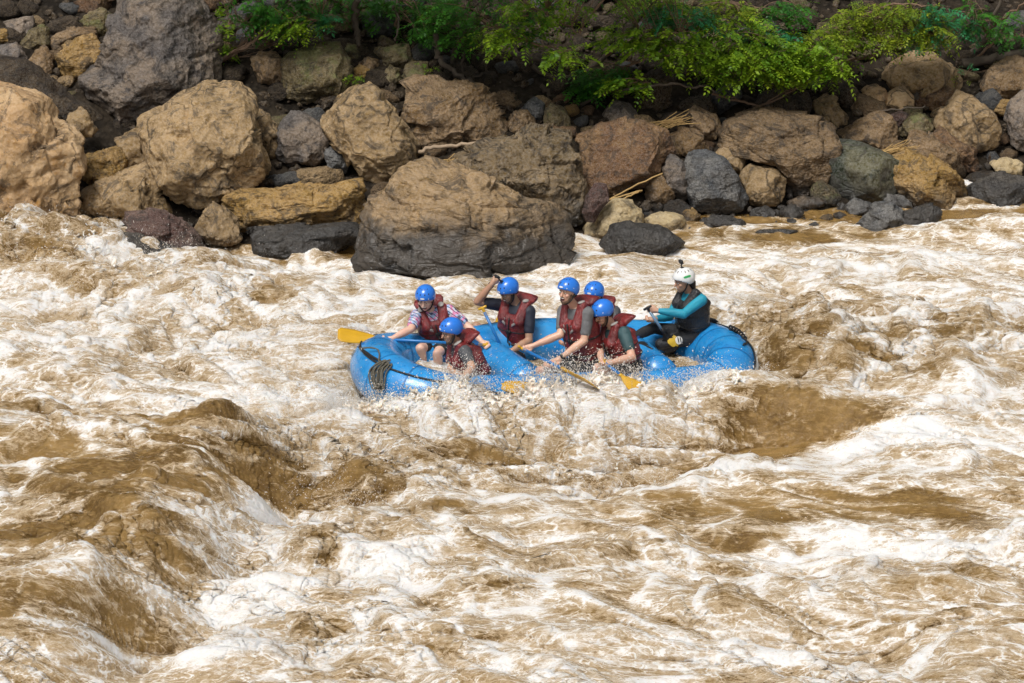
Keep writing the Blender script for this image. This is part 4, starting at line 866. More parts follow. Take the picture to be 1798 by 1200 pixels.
def person(key, label, y, neck, pelvis, shR, shL, head, face, armR, armL, legR, legL, skin, shirt, sleeve=.72, vest='red', helmet='blue', beard=None, smile=.5, pants=None, roll=0.0, hair=False, pillow=(0, 0), gripR=(1, 0, 0), gripL=(1, 0, 0)):
    J = lambda j: at_y(j[0], j[1], y+(j[2] if len(j) > 2 else 0))
    N, P, SR, SL, H = J(neck), J(pelvis), J(shR), J(shL), J(head)
    root = thing('person', label, 'person', P-np.array([0, 0, .12]), 'raft crew')
    up = nrm(N-P); rt = nrm(SR-SL); rt = nrm(rt-up*(rt@up)); fw = np.cross(up, rt); Lt = np.linalg.norm(N-P)
    C = lambda t, a=0, f=0: P+up*(Lt*t)+rt*a+fw*f
    # keep the shoulders near the frame
    SR = C(.86, .185)*.5+SR*.5; SL = C(.86, -.185)*.5+SL*.5
    hf = nrm(face); hu = nrm(np.array([math.sin(roll), 0, 1.0])-hf*(hf@np.array([math.sin(roll), 0, 1.0]))); hr = np.cross(hf, hu)
    hp = lambda r_, u_, f_: H+hr*r_+hu*u_+hf*f_
    B_ = []
    B_.append(loft([(C(-.14), rt*.12, fw*.085), (C(-.02), rt*.165, fw*.115), (C(.3), rt*.145, fw*.10), (C(.6), rt*.165, fw*.115), (C(.82), rt*.155, fw*.10), (C(.97), rt*.075, fw*.065)]))
    for S in (SR, SL): B_.append(capsule(C(.9), S, .06, .062))
    B_.append(capsule(C(.92), hp(0, -.07, -.015), .056, .052))
    # head
    B_ += [ellip(hp(0, .03, -.012), [hr*.076, hu*.09, hf*.097], True), ellip(hp(0, -.045, .018), [hr*.060, hu*.076, hf*.072], True), ellip(hp(0, -.102, .052), [hr*.026, hu*.02, hf*.024]),
           capsule(hp(0, .012, .088), hp(0, -.030, .112), .010, .0145), capsule(hp(-.036, .024, .078), hp(.036, .024, .078), .016, .016),
           ellip(hp(.045, -.022, .058), [hr*.026, hu*.022, hf*.028]), ellip(hp(-.045, -.022, .058), [hr*.026, hu*.022, hf*.028]), capsule(hp(-.018, -.052, .085), hp(.018, -.052, .085), .0085, .0085), capsule(hp(-.016, -.074, .081), hp(.016, -.074, .081), .009, .009),
           ellip(hp(.077, -.008, -.008), [hr*.012, hu*.032, hf*.02]), ellip(hp(-.077, -.008, -.008), [hr*.012, hu*.032, hf*.02])]
    SLV = []; hands = {}
    for side, S, arm, gr in (('R', SR, armR, gripR), ('L', SL, armL, gripL)):
        if arm is None: continue
        E = solve(S, arm[0][0], arm[0][1], .285, arm[0][2]); Wr = solve(E, arm[1][0], arm[1][1], .255, arm[1][2]); T = solve(Wr, arm[2][0], arm[2][1], .10, arm[2][2] if len(arm[2]) > 2 else -.3)
        B_ += [capsule(S, S*.45+E*.55, .060, .053), capsule(S*.45+E*.55, E, .053, .044), capsule(E, E*.65+Wr*.35, .045, .048), capsule(E*.65+Wr*.35, Wr, .048, .030)]
        B_ += hand(Wr, T, gr, skin); hands[side] = Wr+nrm(T-Wr)*.10
        if sleeve <= 1:
            Q = S+(E-S)*sleeve; SLV += [capsule(S, S*.5+Q*.5, .076, .071), capsule(S*.5+Q*.5, Q, .071, .068)]
        else:
            Q = E+(Wr-E)*.93; SLV += [capsule(S, E, .068, .054), capsule(E, E*.6+Q*.4, .054, .053), capsule(E*.6+Q*.4, Q, .053, .037)]
    HANDS[key] = hands
    PT = [loft([(C(-.16), rt*.135, fw*.10), (C(-.02), rt*.182, fw*.13), (C(.16), rt*.170, fw*.122)])]
    feet = []
    for sgn, leg in ((1, legR), (-1, legL)):
        hip = C(-.06, .09*sgn); K = solve(hip, leg[0][0], leg[0][1], .42, leg[0][2]); An = solve(K, leg[1][0], leg[1][1], .40, leg[1][2])
        B_ += [capsule(hip, hip*.5+K*.5, .088, .074), capsule(hip*.5+K*.5, K, .074, .055), capsule(K, K*.62+An*.38, .056, .056), capsule(K*.62+An*.38, An, .055, .036)]
        ft = nrm(np.array([fw[0], fw[1], -.15])); B_ += [capsule(An-ft*.03+np.array([0, 0, -.03]), An+ft*.16+np.array([0, 0, -.05]), .036, .026)]
        if pants == 'long':
            PT += [capsule(hip, hip*.5+K*.5, .100, .084), capsule(hip*.5+K*.5, K, .084, .066), capsule(K, K*.62+An*.38, .067, .066), capsule(K*.62+An*.38, An, .065, .046)]
            feet.append((An, ft, hip, K))
        else:
            q = hip+(K-hip)*.62; PT += [capsule(hip, q, .104, .094)]
    body = fuse('body', B_, skin, .0075, 2, .20, root)
    TS = [loft([(C(.08), rt*.166, fw*.118), (C(.3), rt*.157, fw*.112), (C(.6), rt*.176, fw*.126), (C(.82), rt*.168, fw*.112), (C(.96), rt*.088, fw*.076)])]+SLV
    for S in (SR, SL): TS.append(capsule(C(.9), S, .069, .072))
    fuse('shirt', TS, shirt, .011, 2, .35, root)
    fuse('trousers' if pants == 'long' else 'shorts', PT, M_PANT if pants == 'long' else M_SHORT, .012, 2, .3, root)
    # life vest
    vm = M_VEST if vest == 'red' else M_VESTB
    VS = [loft([(C(.10), rt*.178, fw*.14), (C(.2), rt*.196, fw*.165), (C(.42), rt*.196, fw*.172), (C(.60), rt*.196, fw*.18), (C(.74), rt*.172, fw*.168), (C(.80), rt*.13, fw*.13)], 28, 2.7)]
    for s in (-1, 1):
        a, b, c = C(.70, .095*s, .135), C(1.0, .105*s, .02), C(.70, .095*s, -.125)
        VS += [capsule(a, b, .062, .050), capsule(a+rt*.02*s, b+rt*.03*s, .05, .046), capsule(b, c, .050, .06)]
    v = fuse('life_vest', VS, vm, .011, 3, .4, root)
    for t, hh in ((.20, .016), (.46, .014)):
        k = .984
        part('strap', [loft([(C(t-hh), rt*.202*k, fw*.176*k), (C(t+hh), rt*.202*k, fw*.178*k)], 30, 2.7)], M_BLACK, root)
        part('buckle', [box(C(t, .0, .181), rt, .028, up, .022, fw, .008)], M_BLACK, root)
    part('zip', [sweep(np.array([C(t, 0, .176+.012*math.sin((t-.1)/.68*math.pi)) for t in np.linspace(.12, .76, 9)]), .008, 6)], M_BLACK, root)
    if vest == 'red':
        pc = C(1.0, pillow[0], -.135+pillow[1])
        pa, pn = nrm(up*.25-fw*.95), nrm(fw*.28+up*.95)
        pil = fuse('head_pillow', [loft([(pc-pa*.10-pn*.005, rt*.10, pn*.030), (pc-pa*.05, rt*.155, pn*.040), (pc+pa*.02+pn*.006, rt*.17, pn*.042), (pc+pa*.08-pn*.010, rt*.155, pn*.034), (pc+pa*.11-pn*.03, rt*.12, pn*.018)], 22, 3.0)], vm, .012, 2, .6, root)
        for s in (-1, 1):
            for q in (.0, .5):
                a, b = C(.62+q*.17, .04*s+.02*s*q, .190-.03*q), C(.74+q*.17, .135*s, .150-.045*q)
                part('reflective_stripe', [loft([(a, nrm(b-a)*.0+up*.016, fw*.006), (a*.5+b*.5+fw*.010, up*.017, fw*.007), (b, up*.014, fw*.006)], 10, 4.0)], M_STRIPE, root)
            part('shoulder_patch', [ellip(C(1.0, .115*s, .02)+up*.043, [rt*.034, fw*.05, up*.012])], M_STRIPE, root)
    # helmet
    D, Fq = ICO[4]; hc = hp(0, .040, -.010); Q = D*np.array([.112, .131, .118])      # (r, f, u)
    ang = np.arctan2(D[:, 1], np.abs(D[:, 0])); rim = np.interp(ang, [-1.57, -.7, -.15, .35, .9, 1.57], [-.060, -.058, -.058, -.022, .004, .010])
    bad = Q[:, 2] < rim; sh = np.where(bad, np.clip(1-(rim-Q[:, 2])*2.2, .82, 1), 1.0); Q[:, 2] = np.where(bad, rim, Q[:, 2]); Q[:, :2] *= sh[:, None]
    hm = M_HELM if helmet == 'blue' else M_HELMW
    he = part('helmet', [(hc+Q[:, :1]*hr+Q[:, 1:2]*hf+Q[:, 2:]*hu, Fq)], hm, root)
    def spot(az, el, w, h_, mat, nm, tw=0.0, proud=.0015):
        d = np.array([math.sin(az)*math.cos(el), math.cos(az)*math.cos(el), math.sin(el)]); R_ = np.array([.112, .131, .118]); p = d*R_; nn = nrm(d/R_)
        e1 = nrm(np.cross(np.array([0, 0, 1.0]), nn)); e2 = np.cross(nn, e1); e1, e2 = e1*math.cos(tw)+e2*math.sin(tw), e2*math.cos(tw)-e1*math.sin(tw)
        V = []; n_ = 12
        for k in range(n_):
            a = 2*math.pi*(k+.5)/n_; x, y_ = math.copysign(abs(math.cos(a))**.6, math.cos(a))*w, math.copysign(abs(math.sin(a))**.6, math.sin(a))*h_
            q = p+e1*x+e2*y_; q = q/np.linalg.norm(q/R_); V.append(q+nn*proud)
        V.append(p/np.linalg.norm(p/R_)+nn*(proud+.001)); V = np.array(V); W_ = hc+V[:, :1]*hr+V[:, 1:2]*hf+V[:, 2:]*hu
        part(nm, [(W_, [(k, (k+1) % n_, n_, k) for k in range(n_)])], mat, he)
    if helmet == 'blue':
        for az in (-.75, -.28, .28, .75): spot(az, .62, .0065, .0085, M_EYE, 'vent')
        for az in (-.5, -.17, .17, .5): spot(az*1.8, 1.10, .009, .0035, M_EYE, 'vent', .5)
        spot(0, .28, .024, .0085, M_STICK, 'sticker')
        for az in (-1.25, 1.25, -.62, .62): spot(az, .2, .005, .005, M_STICK, 'rivet')
    else:
        for az in (-2.4, -1.9, -1.4, -.9, -.4, .1, .6, 1.1): spot(az, .86, .005, .016, M_EYE, 'vent')
        spot(-1.5, .34, .048, .013, M_GREEN, 'sticker', .06); spot(-.9, -.02, .006, .006, M_EYE, 'rivet')
    for s in (-1, 1):
        part('chin_strap', [sweep(catmull(np.array([hp(.090*s, .0, -.005), hp(.078*s, -.055, .012), hp(.05*s, -.105, .04), hp(0, -.128, .055)]), 5, False), .0085, 6)], M_BLACK, root)
    # face
    for s in (-1, 1):
        ey = part('eye', [ellip(hp(.032*s, .002, .0835), [hr*.012, hu*.0045, hf*.010])], M_EYEW, root); part('iris', [ellip(hp(.032*s, .002, .0915), [hr*.0060, hu*.0050, hf*.0045])], M_EYE, ey)
        part('eyebrow', [capsule(hp(.016*s, .020, .0945), hp(.048*s, .022, .080), .0045, .0035)], M_HAIR, root)
    if smile:
        mo = part('mouth', [ellip(hp(0, -.063, .0865), [hr*.026*(.7+.5*smile), hu*.018*smile, hf*.010])], M_MOUTH, root); part('teeth', [ellip(hp(0, -.063+.009*smile, .0915), [hr*.021*(.7+.5*smile), hu*.0055, hf*.0075])], M_TEETH, mo)
    if beard is not None:
        Bp = [capsule(hp(.062*s, -.03, .01), hp(.042*s, -.09, .045), .016, .018) for s in (-1, 1)]+[capsule(hp(-.042, -.09, .045), hp(0, -.112, .062), .018, .02), capsule(hp(.042, -.09, .045), hp(0, -.112, .062), .018, .02), capsule(hp(-.026, -.044, .089), hp(.026, -.044, .089), .007, .007)]
        fuse('beard', Bp, beard, .006, 2, .8, root)
    if hair:
        fuse('hair', [ellip(hp(0, -.02, -.085), [hr*.075, hu*.06, hf*.035], True), capsule(hp(.02, -.03, -.095), hp(.03, -.13, -.12), .045, .02), capsule(hp(-.03, -.03, -.09), hp(-.04, -.12, -.10), .045, .02)], M_HAIR, .01, 1, .8, root)
    else: part('hair', [ellip(hp(0, -.03, -.062), [hr*.072, hu*.045, hf*.045], True)], M_HAIR, root)
    return dict(root=root, C=C, fw=fw, rt=rt, up=up, feet=feet, hp=hp, hr=hr, hu=hu, hf=hf, hands=hands)

P1 = person('1', 'laughing paddler in patterned shirt and red vest at the bow', -1.00, (757, 543), (770, 598, .12), (733, 551, -.05), (788, 548, .02), (747, 525, -.10), (-.22, -.93, -.30), [(722, 578, -1), (690, 594, -1), (677, 597)], [(822, 574, -1), (845, 599, -1), (853, 607)], [(738, 612, -1), (748, 662, 1)], [(768, 622, -1), (772, 668, 1)], SK_PALE, M_PLAID, .70, smile=1.0, gripR=(1, 0, -.1), gripL=(1, 0, -.05))
P2 = person('2', 'paddler in grey shirt crouching at the near bow, hand on the tube', -2.02, (803, 603), (843, 672, .05), (795, 613, .2), (812, 617, -.14), (792, 583, -.05), (-.88, -.42, -.20), [(792, 648, -1), (812, 664, -1), (822, 667)], [(829, 646, -1), (811, 668, -1), (805, 678)], [(788, 664, 1), (815, 690, 1)], [(796, 682, -1), (840, 700, 1)], SK_TAN, M_GREYD, .62, smile=.0, beard=M_HAIRB)
P3 = person('3', 'paddler in navy shirt raising one hand to the camera on his helmet', -.85, (908, 530), (904, 612, .05), (875, 536, .06), (924, 546, -.10), (893, 512, -.06), (-.72, -.55, -.42), [(838, 530, -1), (863, 500, -1), (873, 486)], [(929, 598, -1), (899, 616, -1), (883, 620)], [(836, 573, -1), (852, 622, 1)], [(872, 640, -1), (892, 668, 1)], SK_DK, M_NAVY, .62, smile=.45, beard=M_HAIRB)
P4 = person('4', 'bearded laughing paddler in grey t-shirt sitting tall in the centre', -1.98, (1011, 535), (1030, 638, 0), (988, 546, .12), (1027, 548, -.12), (997, 513, -.06), (-.66, -.75, .06), [(984, 588, -1), (937, 607, -1), (922, 613)], [(1026, 598, -1), (986, 628, -1), (973, 637)], [(962, 642, -1), (975, 690, 1)], [(948, 652, -1), (958, 702, 1)], SK_MID, M_GREYT, .66, smile=1.0, beard=M_HAIRB)
P5 = person('5', 'half hidden paddler whose blue helmet shows behind the bearded one', -.66, (1053, 536), (1050, 604, .05), (1030, 548, .02), (1076, 548, -.02), (1043, 519, -.06), (-.45, -.87, -.15), [(1014, 580, -1), (1000, 602, -1), (992, 604)], [(1080, 590, -1), (1050, 606, -1), (1040, 608)], [(972, 566, -1), (966, 612, 1)], [(1010, 600, -1), (1015, 645, 1)], SK_TAN, M_GREYD, .62, smile=.0)
P6 = person('6', 'paddler in teal shirt bending over his paddle on the near tube', -1.93, (1075, 572), (1104, 640, 0), (1070, 582, .2), (1098, 586, -.12), (1059, 551, -.06), (-.80, -.38, -.46), [(1052, 612, -1), (1056, 634, -1), (1062, 638)], [(1110, 627, -1), (1074, 637, -1), (1060, 639)], [(1048, 646, -1), (1055, 690, 1)], [(1058, 657, -1), (1072, 700, 1)], SK_MID, M_TEAL, .60, smile=.0, beard=M_HAIRB)
P7 = person('7', 'raft guide in white helmet, cyan top and black vest at the stern', -.62, (1214, 510), (1216, 584, 0), (1199, 522, .2), (1232, 527, -.12), (1200, 494, -.04), (-.90, -.42, -.12), [(1176, 556, -1), (1152, 560, -1), (1138, 562)], [(1200, 552, -1), (1156, 546, -1), (1141, 544)], [(1148, 576, -1), (1112, 592, -1)], [(1160, 604, -1), (1192, 622, 1)], SK_TAN, M_CYAN, 1.5, vest='black', helmet='white', smile=.4, pants='long', hair=True)
for An, ft, hip, K in P7['feet']:
    fuse('shoe', [capsule(An-ft*.04+np.array([0, 0, -.03]), An+ft*.17+np.array([0, 0, -.05]), .048, .036)], plain('blue_shoe', (.012, .06, .22), .5, .2), .01, 1, .7, P7['root'])
# emblem on the guide's near thigh
def emblem():
    An, ft, hip, K = P7['feet'][1]; a = nrm(K-hip); c = hip*.42+K*.58; o = nrm(CAM-c); o = nrm(o-a*(o@a)); b = np.cross(a, o); R0 = .078
    def patch(pts, mat, lift, nm):
        V = []
        for x, y in pts: V.append(c+a*x+(b*math.sin(y/R0)+o*math.cos(y/R0))*(R0+.006+lift))
        m = np.mean(pts, 0); V.append(c+a*m[0]+(b*math.sin(m[1]/R0)+o*math.cos(m[1]/R0))*(R0+.006+lift)); n = len(pts)
        part(nm, [(np.array(V), [(i, (i+1) % n, n, i) for i in range(n)])], mat, P7['root'])
    rs = np.random.RandomState(4)
    patch([(.035+(.05+.030*rs.rand())*math.cos(2*math.pi*i/22), (.045+.030*rs.rand())*math.sin(2*math.pi*i/22)) for i in range(22)], M_YP, .004, 'yellow_print')
    patch([(-.015+.040*math.cos(2*math.pi*i/20), .040*math.sin(2*math.pi*i/20)) for i in range(20)], M_STICK, .008, 'emblem')
    for k in range(2): patch([(-.035+.026*k+.006*math.cos(x), .030*math.sin(x)+.004*k) for x in np.linspace(0, 2*math.pi, 10, endpoint=False)], M_BLACK, .011, 'emblem_mark')
emblem()
# wrist watches
for P_, side, pxy, prev in ((P4, 'L', (986, 628), (1026, 598)), (P3, 'R', (863, 500), (838, 530))):
    h = P_['hands'][side]; w = at_y(pxy[0], pxy[1], h[1]); e = at_y(prev[0], prev[1], h[1]); d = nrm(e-w); w = w+d*.012
    part('watch', [sweep(np.array([w-d*.012, w+d*.012]), .036, 14)], M_BLACK, P_['root'])
# action cameras: one on the guide's helmet, one in the raised hand
def action_camera(base, up, fw, label, mount=.05):
    rt = np.cross(fw, up); r = thing('action_camera', label, 'camera', base)
    part('mount', [sweep(np.array([base, base+up*mount*.5+fw*.006, base+up*mount]), .009, 8), box(base+up*.002, rt, .016, fw, .016, up, .006)], M_BLACK, r)
    part('case', [box(base+up*(mount+.022), rt, .030, fw, .013, up, .022)], M_BLACK, r)
    part('lens', [sweep(np.array([base+up*(mount+.026)+fw*.013+rt*.012, base+up*(mount+.026)+fw*.020+rt*.012]), .011, 12)], plain('camera_lens', (.03, .03, .04), .1, .1), r)
action_camera(P7['hp'](0, .156, .0), nrm(P7['hu']+P7['hf']*.1), P7['hf'], 'black action camera mounted on top of the white helmet')
action_camera(P3['hp'](0, .156, .03), nrm(P3['hu']+P3['hf']*.35), P3['hf'], 'black action camera held above a blue helmet by a raised hand', .07)

# ------------------------------------------------------------------ paddles
def paddle(label, g, th, tip, nhint=(0, -.3, 1), bw=.105, shaft=None, blade=None, gripm=None):
    g, th, tip = (np.asarray(v, float) for v in (g, th, tip)); shaft = shaft or M_SHAFT; blade = blade or M_YEL; gripm = gripm or M_YEL
    r = thing('paddle', label, 'paddle', g, 'paddles held by the crew'); d = nrm(th-g)
    part('shaft', [sweep(np.array([g+d*.05, g*.5+th*.5, th]), .0165, 12)], shaft, r)
    db = nrm(tip-th); nh = np.asarray(nhint, float); n = nrm(nh-db*(nh@db)); s = np.cross(db, n); x = nrm(s)
    part('grip', [capsule(g-x*.036, g+x*.036, .016, .016), capsule(g, g+d*.09, .016, .019)], gripm, r)
    Lb = np.linalg.norm(tip-th); V, F_ = [], []; U = np.linspace(0, 1, 15); m = 9
    for u in U:
        w = bw*np.interp(u, [0, .06, .3, .6, .9, .97, 1], [.16, .18, .62, .95, 1.0, .9, .62])
        for sd in (1, -1):
            for k in range(m):
                q = -1+2*k/(m-1); rib = .014*np.exp(-(q*w/.014)**2)*(1-u*.75); V.append(th+db*(Lb*u)+s*(q*w)+n*(sd*(.0035+rib)+.018*math.sin(u*2.6)*(.35+q*q)*-.5))
    W_ = 2*m
    for i in range(len(U)-1):
        for k in range(m-1): a = i*W_+k; F_ += [(a, a+1, a+1+W_, a+W_), (a+m+1, a+m, a+m+W_, a+m+1+W_)]
        F_ += [(i*W_, i*W_+W_, i*W_+m+W_, i*W_+m), (i*W_+m-1, i*W_+2*m-1, i*W_+2*m-1+W_, i*W_+m-1+W_)]
    e = (len(U)-1)*W_
    for k in range(m-1): F_ += [(e+k, e+k+1, e+m+k+1, e+m+k), (k+1, k, m+k, m+k+1)]
    part('blade', [(np.array(V), F_), sweep(np.array([th-db*.07, th+db*.03]), .019, 12)], blade, r)
    return r
def hy(P_, s): return P_['hands'][s][1]
h1 = P1['hands']; yR, yL = h1['R'][1], h1['L'][1]
paddle('paddle held across the bow, yellow blade pointing left over the foam', at_y(855, 606, yL), at_y(672, 596, yR), at_y(593, 586, yR-.04), (0, -.45, .90), .11)
paddle('paddle with yellow blade lying flat over the near bow tube', at_y(796, 662, -2.18), at_y(857, 671, -2.50), at_y(934, 683, -2.72), (.1, -.5, .86), .10)
yl = hy(P3, 'L'); paddle('paddle standing upright before the navy-shirted paddler, yellow grip on top', at_y(847, 541, yl+.12), at_y(886, 622, yl-.02), at_y(903, 657, yl+.02), (0, -1, .2))
ya, yb = hy(P4, 'R'), hy(P4, 'L'); paddle('paddle of the bearded man, yellow blade edge-on pointing down right', at_y(914, 611, ya), at_y(994, 651, -2.62), at_y(1047, 681, -2.95), (-.55, -.25, -.75), .10)
paddle('paddle of the teal-shirted man, yellow blade dipping into a splash', at_y(1058, 634, hy(P6, 'L')+.02), at_y(1090, 659, -2.55), at_y(1131, 686, -2.85), (.2, -.55, .8), .10)
paddle('blue paddle shaft along the far tube behind the navy-shirted paddler', at_y(1012, 569, -.72), at_y(936, 562, -.50), at_y(872, 559, -.40), (0, -.3, 1))
M_PALE = plain('pale_shaft', (.25, .38, .50), .3, .1)
yg = hy(P7, 'L'); paddle('pale blue paddle gripped by the guide in both hands', at_y(1137, 541, yg), at_y(1166, 585, yg+.05), at_y(1182, 618, yg+.12), (0, -1, .2), .09, M_PALE, M_BLACK, M_BLACK)
M_REDP = plain('red_stripe_shaft', (.42, .03, .03), .4, .1)
sp = paddle('spare black and white striped paddle lying on the rear thwart', at_y(1178, 637, -1.62), at_y(1140, 612, -1.35), at_y(1120, 601, -1.15), (0, -.3, 1), .07, M_STICK, M_BLACK, M_BLACK)
a, b = at_y(1178, 637, -1.62), at_y(1140, 612, -1.35)
for q in (.25, .62): part('stripe', [sweep(np.array([a+(b-a)*q, a+(b-a)*(q+.16)]), .0185, 12)], M_REDP if q > .5 else M_BLACK, sp)
# ------------------------------------------------------------------ shrubs, roots, driftwood
def leaf_mat(name, A, B):
    t = NT(name); a = t.n('Attribute', attribute_name='tint').outputs['Fac']
    c = t.mix(a, A, B); t.bs(Base_Color=c, Roughness=.45, Specular_IOR_Level=.35)
    tr = t.n('BsdfTranslucent'); t.set(tr.inputs[0], t.mix(.5, c, (.22, .34, .02))); mx = t.n('MixShader'); mx.inputs[0].default_value = .38
    t.t.links.new(t.b.outputs[0], mx.inputs[1]); t.t.links.new(tr.outputs[0], mx.inputs[2]); t.t.links.new(mx.outputs[0], t.out.inputs[0]); return t.m
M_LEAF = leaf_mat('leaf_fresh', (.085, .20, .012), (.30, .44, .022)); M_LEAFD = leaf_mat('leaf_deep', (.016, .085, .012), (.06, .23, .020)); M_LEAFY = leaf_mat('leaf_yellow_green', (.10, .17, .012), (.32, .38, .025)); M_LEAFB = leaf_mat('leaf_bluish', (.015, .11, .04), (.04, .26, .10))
M_BARK = plain('grey_bark', (.10, .078, .058), .85, .4, 20, .8, 60); M_TWIG = plain('brown_twig', (.17, .105, .065), .8, .35, 20); M_ROOT = plain('dark_root', (.065, .048, .034), .85, .4, 14, .8, 50)
M_DRIFT = plain('bleached_wood', (.34, .25, .165), .75, .25, 14, .6, 60); M_STRAW = plain('dry_straw', (.42, .27, .10), .7, .3, 10)

def leaves(name, sprays, mat, parent, rs, size=.046, pairs=6, curl=.25):
    """sprays: (root point, direction, length); every spray is a compound leaf of paired leaflets"""
    V, Fq, T = [], [], []
    off = np.array(parent.location)
    for p, d, Ls in sprays:
        d = nrm(d); up = nrm(np.array([0, 0, 1.0])+rs.normal(0, .22, 3)); s = nrm(np.cross(d, up)); tint = np.clip(rs.beta(1.2, 1.6)+.15*rs.normal(), 0, 1); sz = rs.uniform(.6, 1.3)
        for k in range(pairs*2+1):
            u = (k//2+.6)/pairs if k < pairs*2 else 1.05; c = p+d*(Ls*u)+np.array([0, 0, -1])*(curl*Ls*u*u); sd = (1 if k % 2 else -1) if k < pairs*2 else 0
            q = nrm(s*sd*1.0+d*(.55 if sd else 1)+rs.normal(0, .12, 3)+np.array([0, 0, -.18])); L_ = size*sz*rs.uniform(.75, 1.25)*(1-.3*abs(u-.5)); w = nrm(np.cross(q, up+rs.normal(0, .25, 3)))*L_*.26
            n = len(V)*1; V += [c, c+q*L_*.45+w, c+q*L_-np.array([0, 0, L_*.12]), c+q*L_*.45-w]; Fq.append((n, n+1, n+2, n+3)); T += [np.clip(tint+rs.normal(0, .1), 0, 1)]*4
    me = mesh_np(name, np.array(V)-off, Fq, mat, False); a = me.attributes.new('tint', 'FLOAT', 'POINT'); a.data.foreach_set('value', np.array(T, np.float32))
    return link(name, me, parent)
def limb(pts, r0, r1, rs, wob=.03, n=6):
    P = catmull(np.array(pts, float), n, False); k = len(P); P = P+rs.normal(0, wob, P.shape)*np.minimum(1, np.arange(k)/3)[:, None]*.5
    return sweep(P, np.linspace(r0, r1, k), 7), P

def shrub(label, clouds, limbs, seed, name='shrub', dens=1.35, size=.070, twigs=.8):
    """limbs: polylines of (px, py, y); clouds: (px, py, rx px, ry px, y, depth, sprays, material)"""
    rs = np.random.RandomState(seed); L0 = limbs[0]; base = at_y(*L0[0])
    r = thing(name, label, 'shrub', base, 'shrubs and trees of the far bank'); pts = []
    for i, lm in enumerate(limbs):
        P3_ = [at_y(*q) for q in lm]; rad = .055 if i == 0 else .026
        sw, P = limb(P3_, rad*rs.uniform(.8, 1.2), .009, rs); part('trunk' if i == 0 else 'branch', [sw], M_BARK if i == 0 else M_TWIG, r); pts.append(P[len(P)//3:])
    pts = np.vstack(pts); tw = []; bym = {}
    for px, py, rx, ry, y, dp, ns, mat in clouds:
        for _ in range(int(ns*dens)):
            a, q = rs.uniform(0, 2*math.pi), math.sqrt(rs.rand()); c = at_y(px+rx*q*math.cos(a), py+ry*q*math.sin(a), y+rs.uniform(-dp, dp))
            j = int(np.argmin(((pts-c)**2).sum(1)+rs.rand(len(pts))*.15)); b = pts[j]; d = c-b; Ld = np.linalg.norm(d)
            o = nrm(np.array([d[0]*.7+rs.normal(0, .35)*Ld, -.55*Ld+rs.normal(0, .3), -.12*Ld+rs.normal(0, .08)]))
            if rs.rand() < .30*twigs and Ld > .1: tw.append(sweep(catmull(np.array([b, b*.5+c*.5+np.array([0, 0, .10*Ld]), c]), 3, False), np.linspace(.008, .0035, 7), 3, caps=False))
            bym.setdefault(mat.name, (mat, []))[1].append((c, o, rs.uniform(.14, .30)))
    if tw: part('twigs', tw, M_TWIG, r)
    for m, (mat, sp) in bym.items(): leaves('crown', sp, mat, r, rs, size)
    return r
def gy(px, py, d=0.0): return float(at_terr(px, py)[1])+d
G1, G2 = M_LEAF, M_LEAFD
y0 = gy(900, 120)
shrub('leafy green shrub drooping over the dark gully, top centre', [(860, 30, 110, 40, y0-.7, .5, 90, G2), (900, 60, 60, 24, y0-1.1, .3, 34, G1), (960, 20, 80, 25, y0-1.0, .4, 60, G1), (990, 95, 34, 14, y0-1.4, .2, 34, G1), (880, 66, 30, 14, y0-1.4, .2, 16, G1), (800, 40, 60, 50, y0-.4, .4, 60, G2), (940, -60, 200, 50, y0-1.2, .8, 190, G2), (850, -130, 200, 60, y0-1.6, .9, 160, G2)],  # last two clouds: crown enlarged above the view to shade the bank
      [[(790, 150, y0+.2), (800, 80, y0), (850, 10, y0-.3), (900, -80, y0-.6)], [(800, 80, y0), (870, 40, y0-.6), (960, 20, y0-1.0)], [(830, 30, y0-.2), (900, 60, y0-.9), (990, 95, y0-1.4)], [(870, -20, y0-.4), (970, 30, y0-.9), (1020, 60, y0-1.2)]], 5)
y1 = gy(1130, 130)
shrub('bright green shrub hanging over the stones right of the top centre', [(1100, 65, 60, 22, y1-1.0, .3, 70, G1), (1180, 70, 60, 28, y1-.9, .4, 80, G1), (1060, 130, 45, 20, y1-.9, .3, 60, G2), (1110, 145, 40, 12, y1-1.1, .2, 40, G1), (1040, 150, 30, 14, y1-.8, .2, 40, G2), (1190, 25, 60, 20, y1-.8, .3, 70, M_LEAFB), (1150, 10, 70, 25, y1-.6, .4, 60, G1), (1120, -70, 150, 50, y1-1.2, .7, 170, G2), (1200, 100, 50, 22, y1-.9, .3, 60, G1)],  # the widest cloud lies out of view, added to cast shade below
      [[(1030, 205, y1-.2), (1010, 150, y1-.1), (1080, 80, y1-.4), (1180, -30, y1-.6)], [(1010, 150, y1-.1), (1070, 130, y1-.6), (1150, 100, y1-1.0), (1220, 95, y1-1.1)], [(1020, 165, y1-.1), (1090, 150, y1-.7), (1140, 148, y1-1.1)], [(1060, 100, y1-.3), (1120, 70, y1-.8), (1190, 60, y1-1.1)]], 6)
y2 = gy(1400, 150)
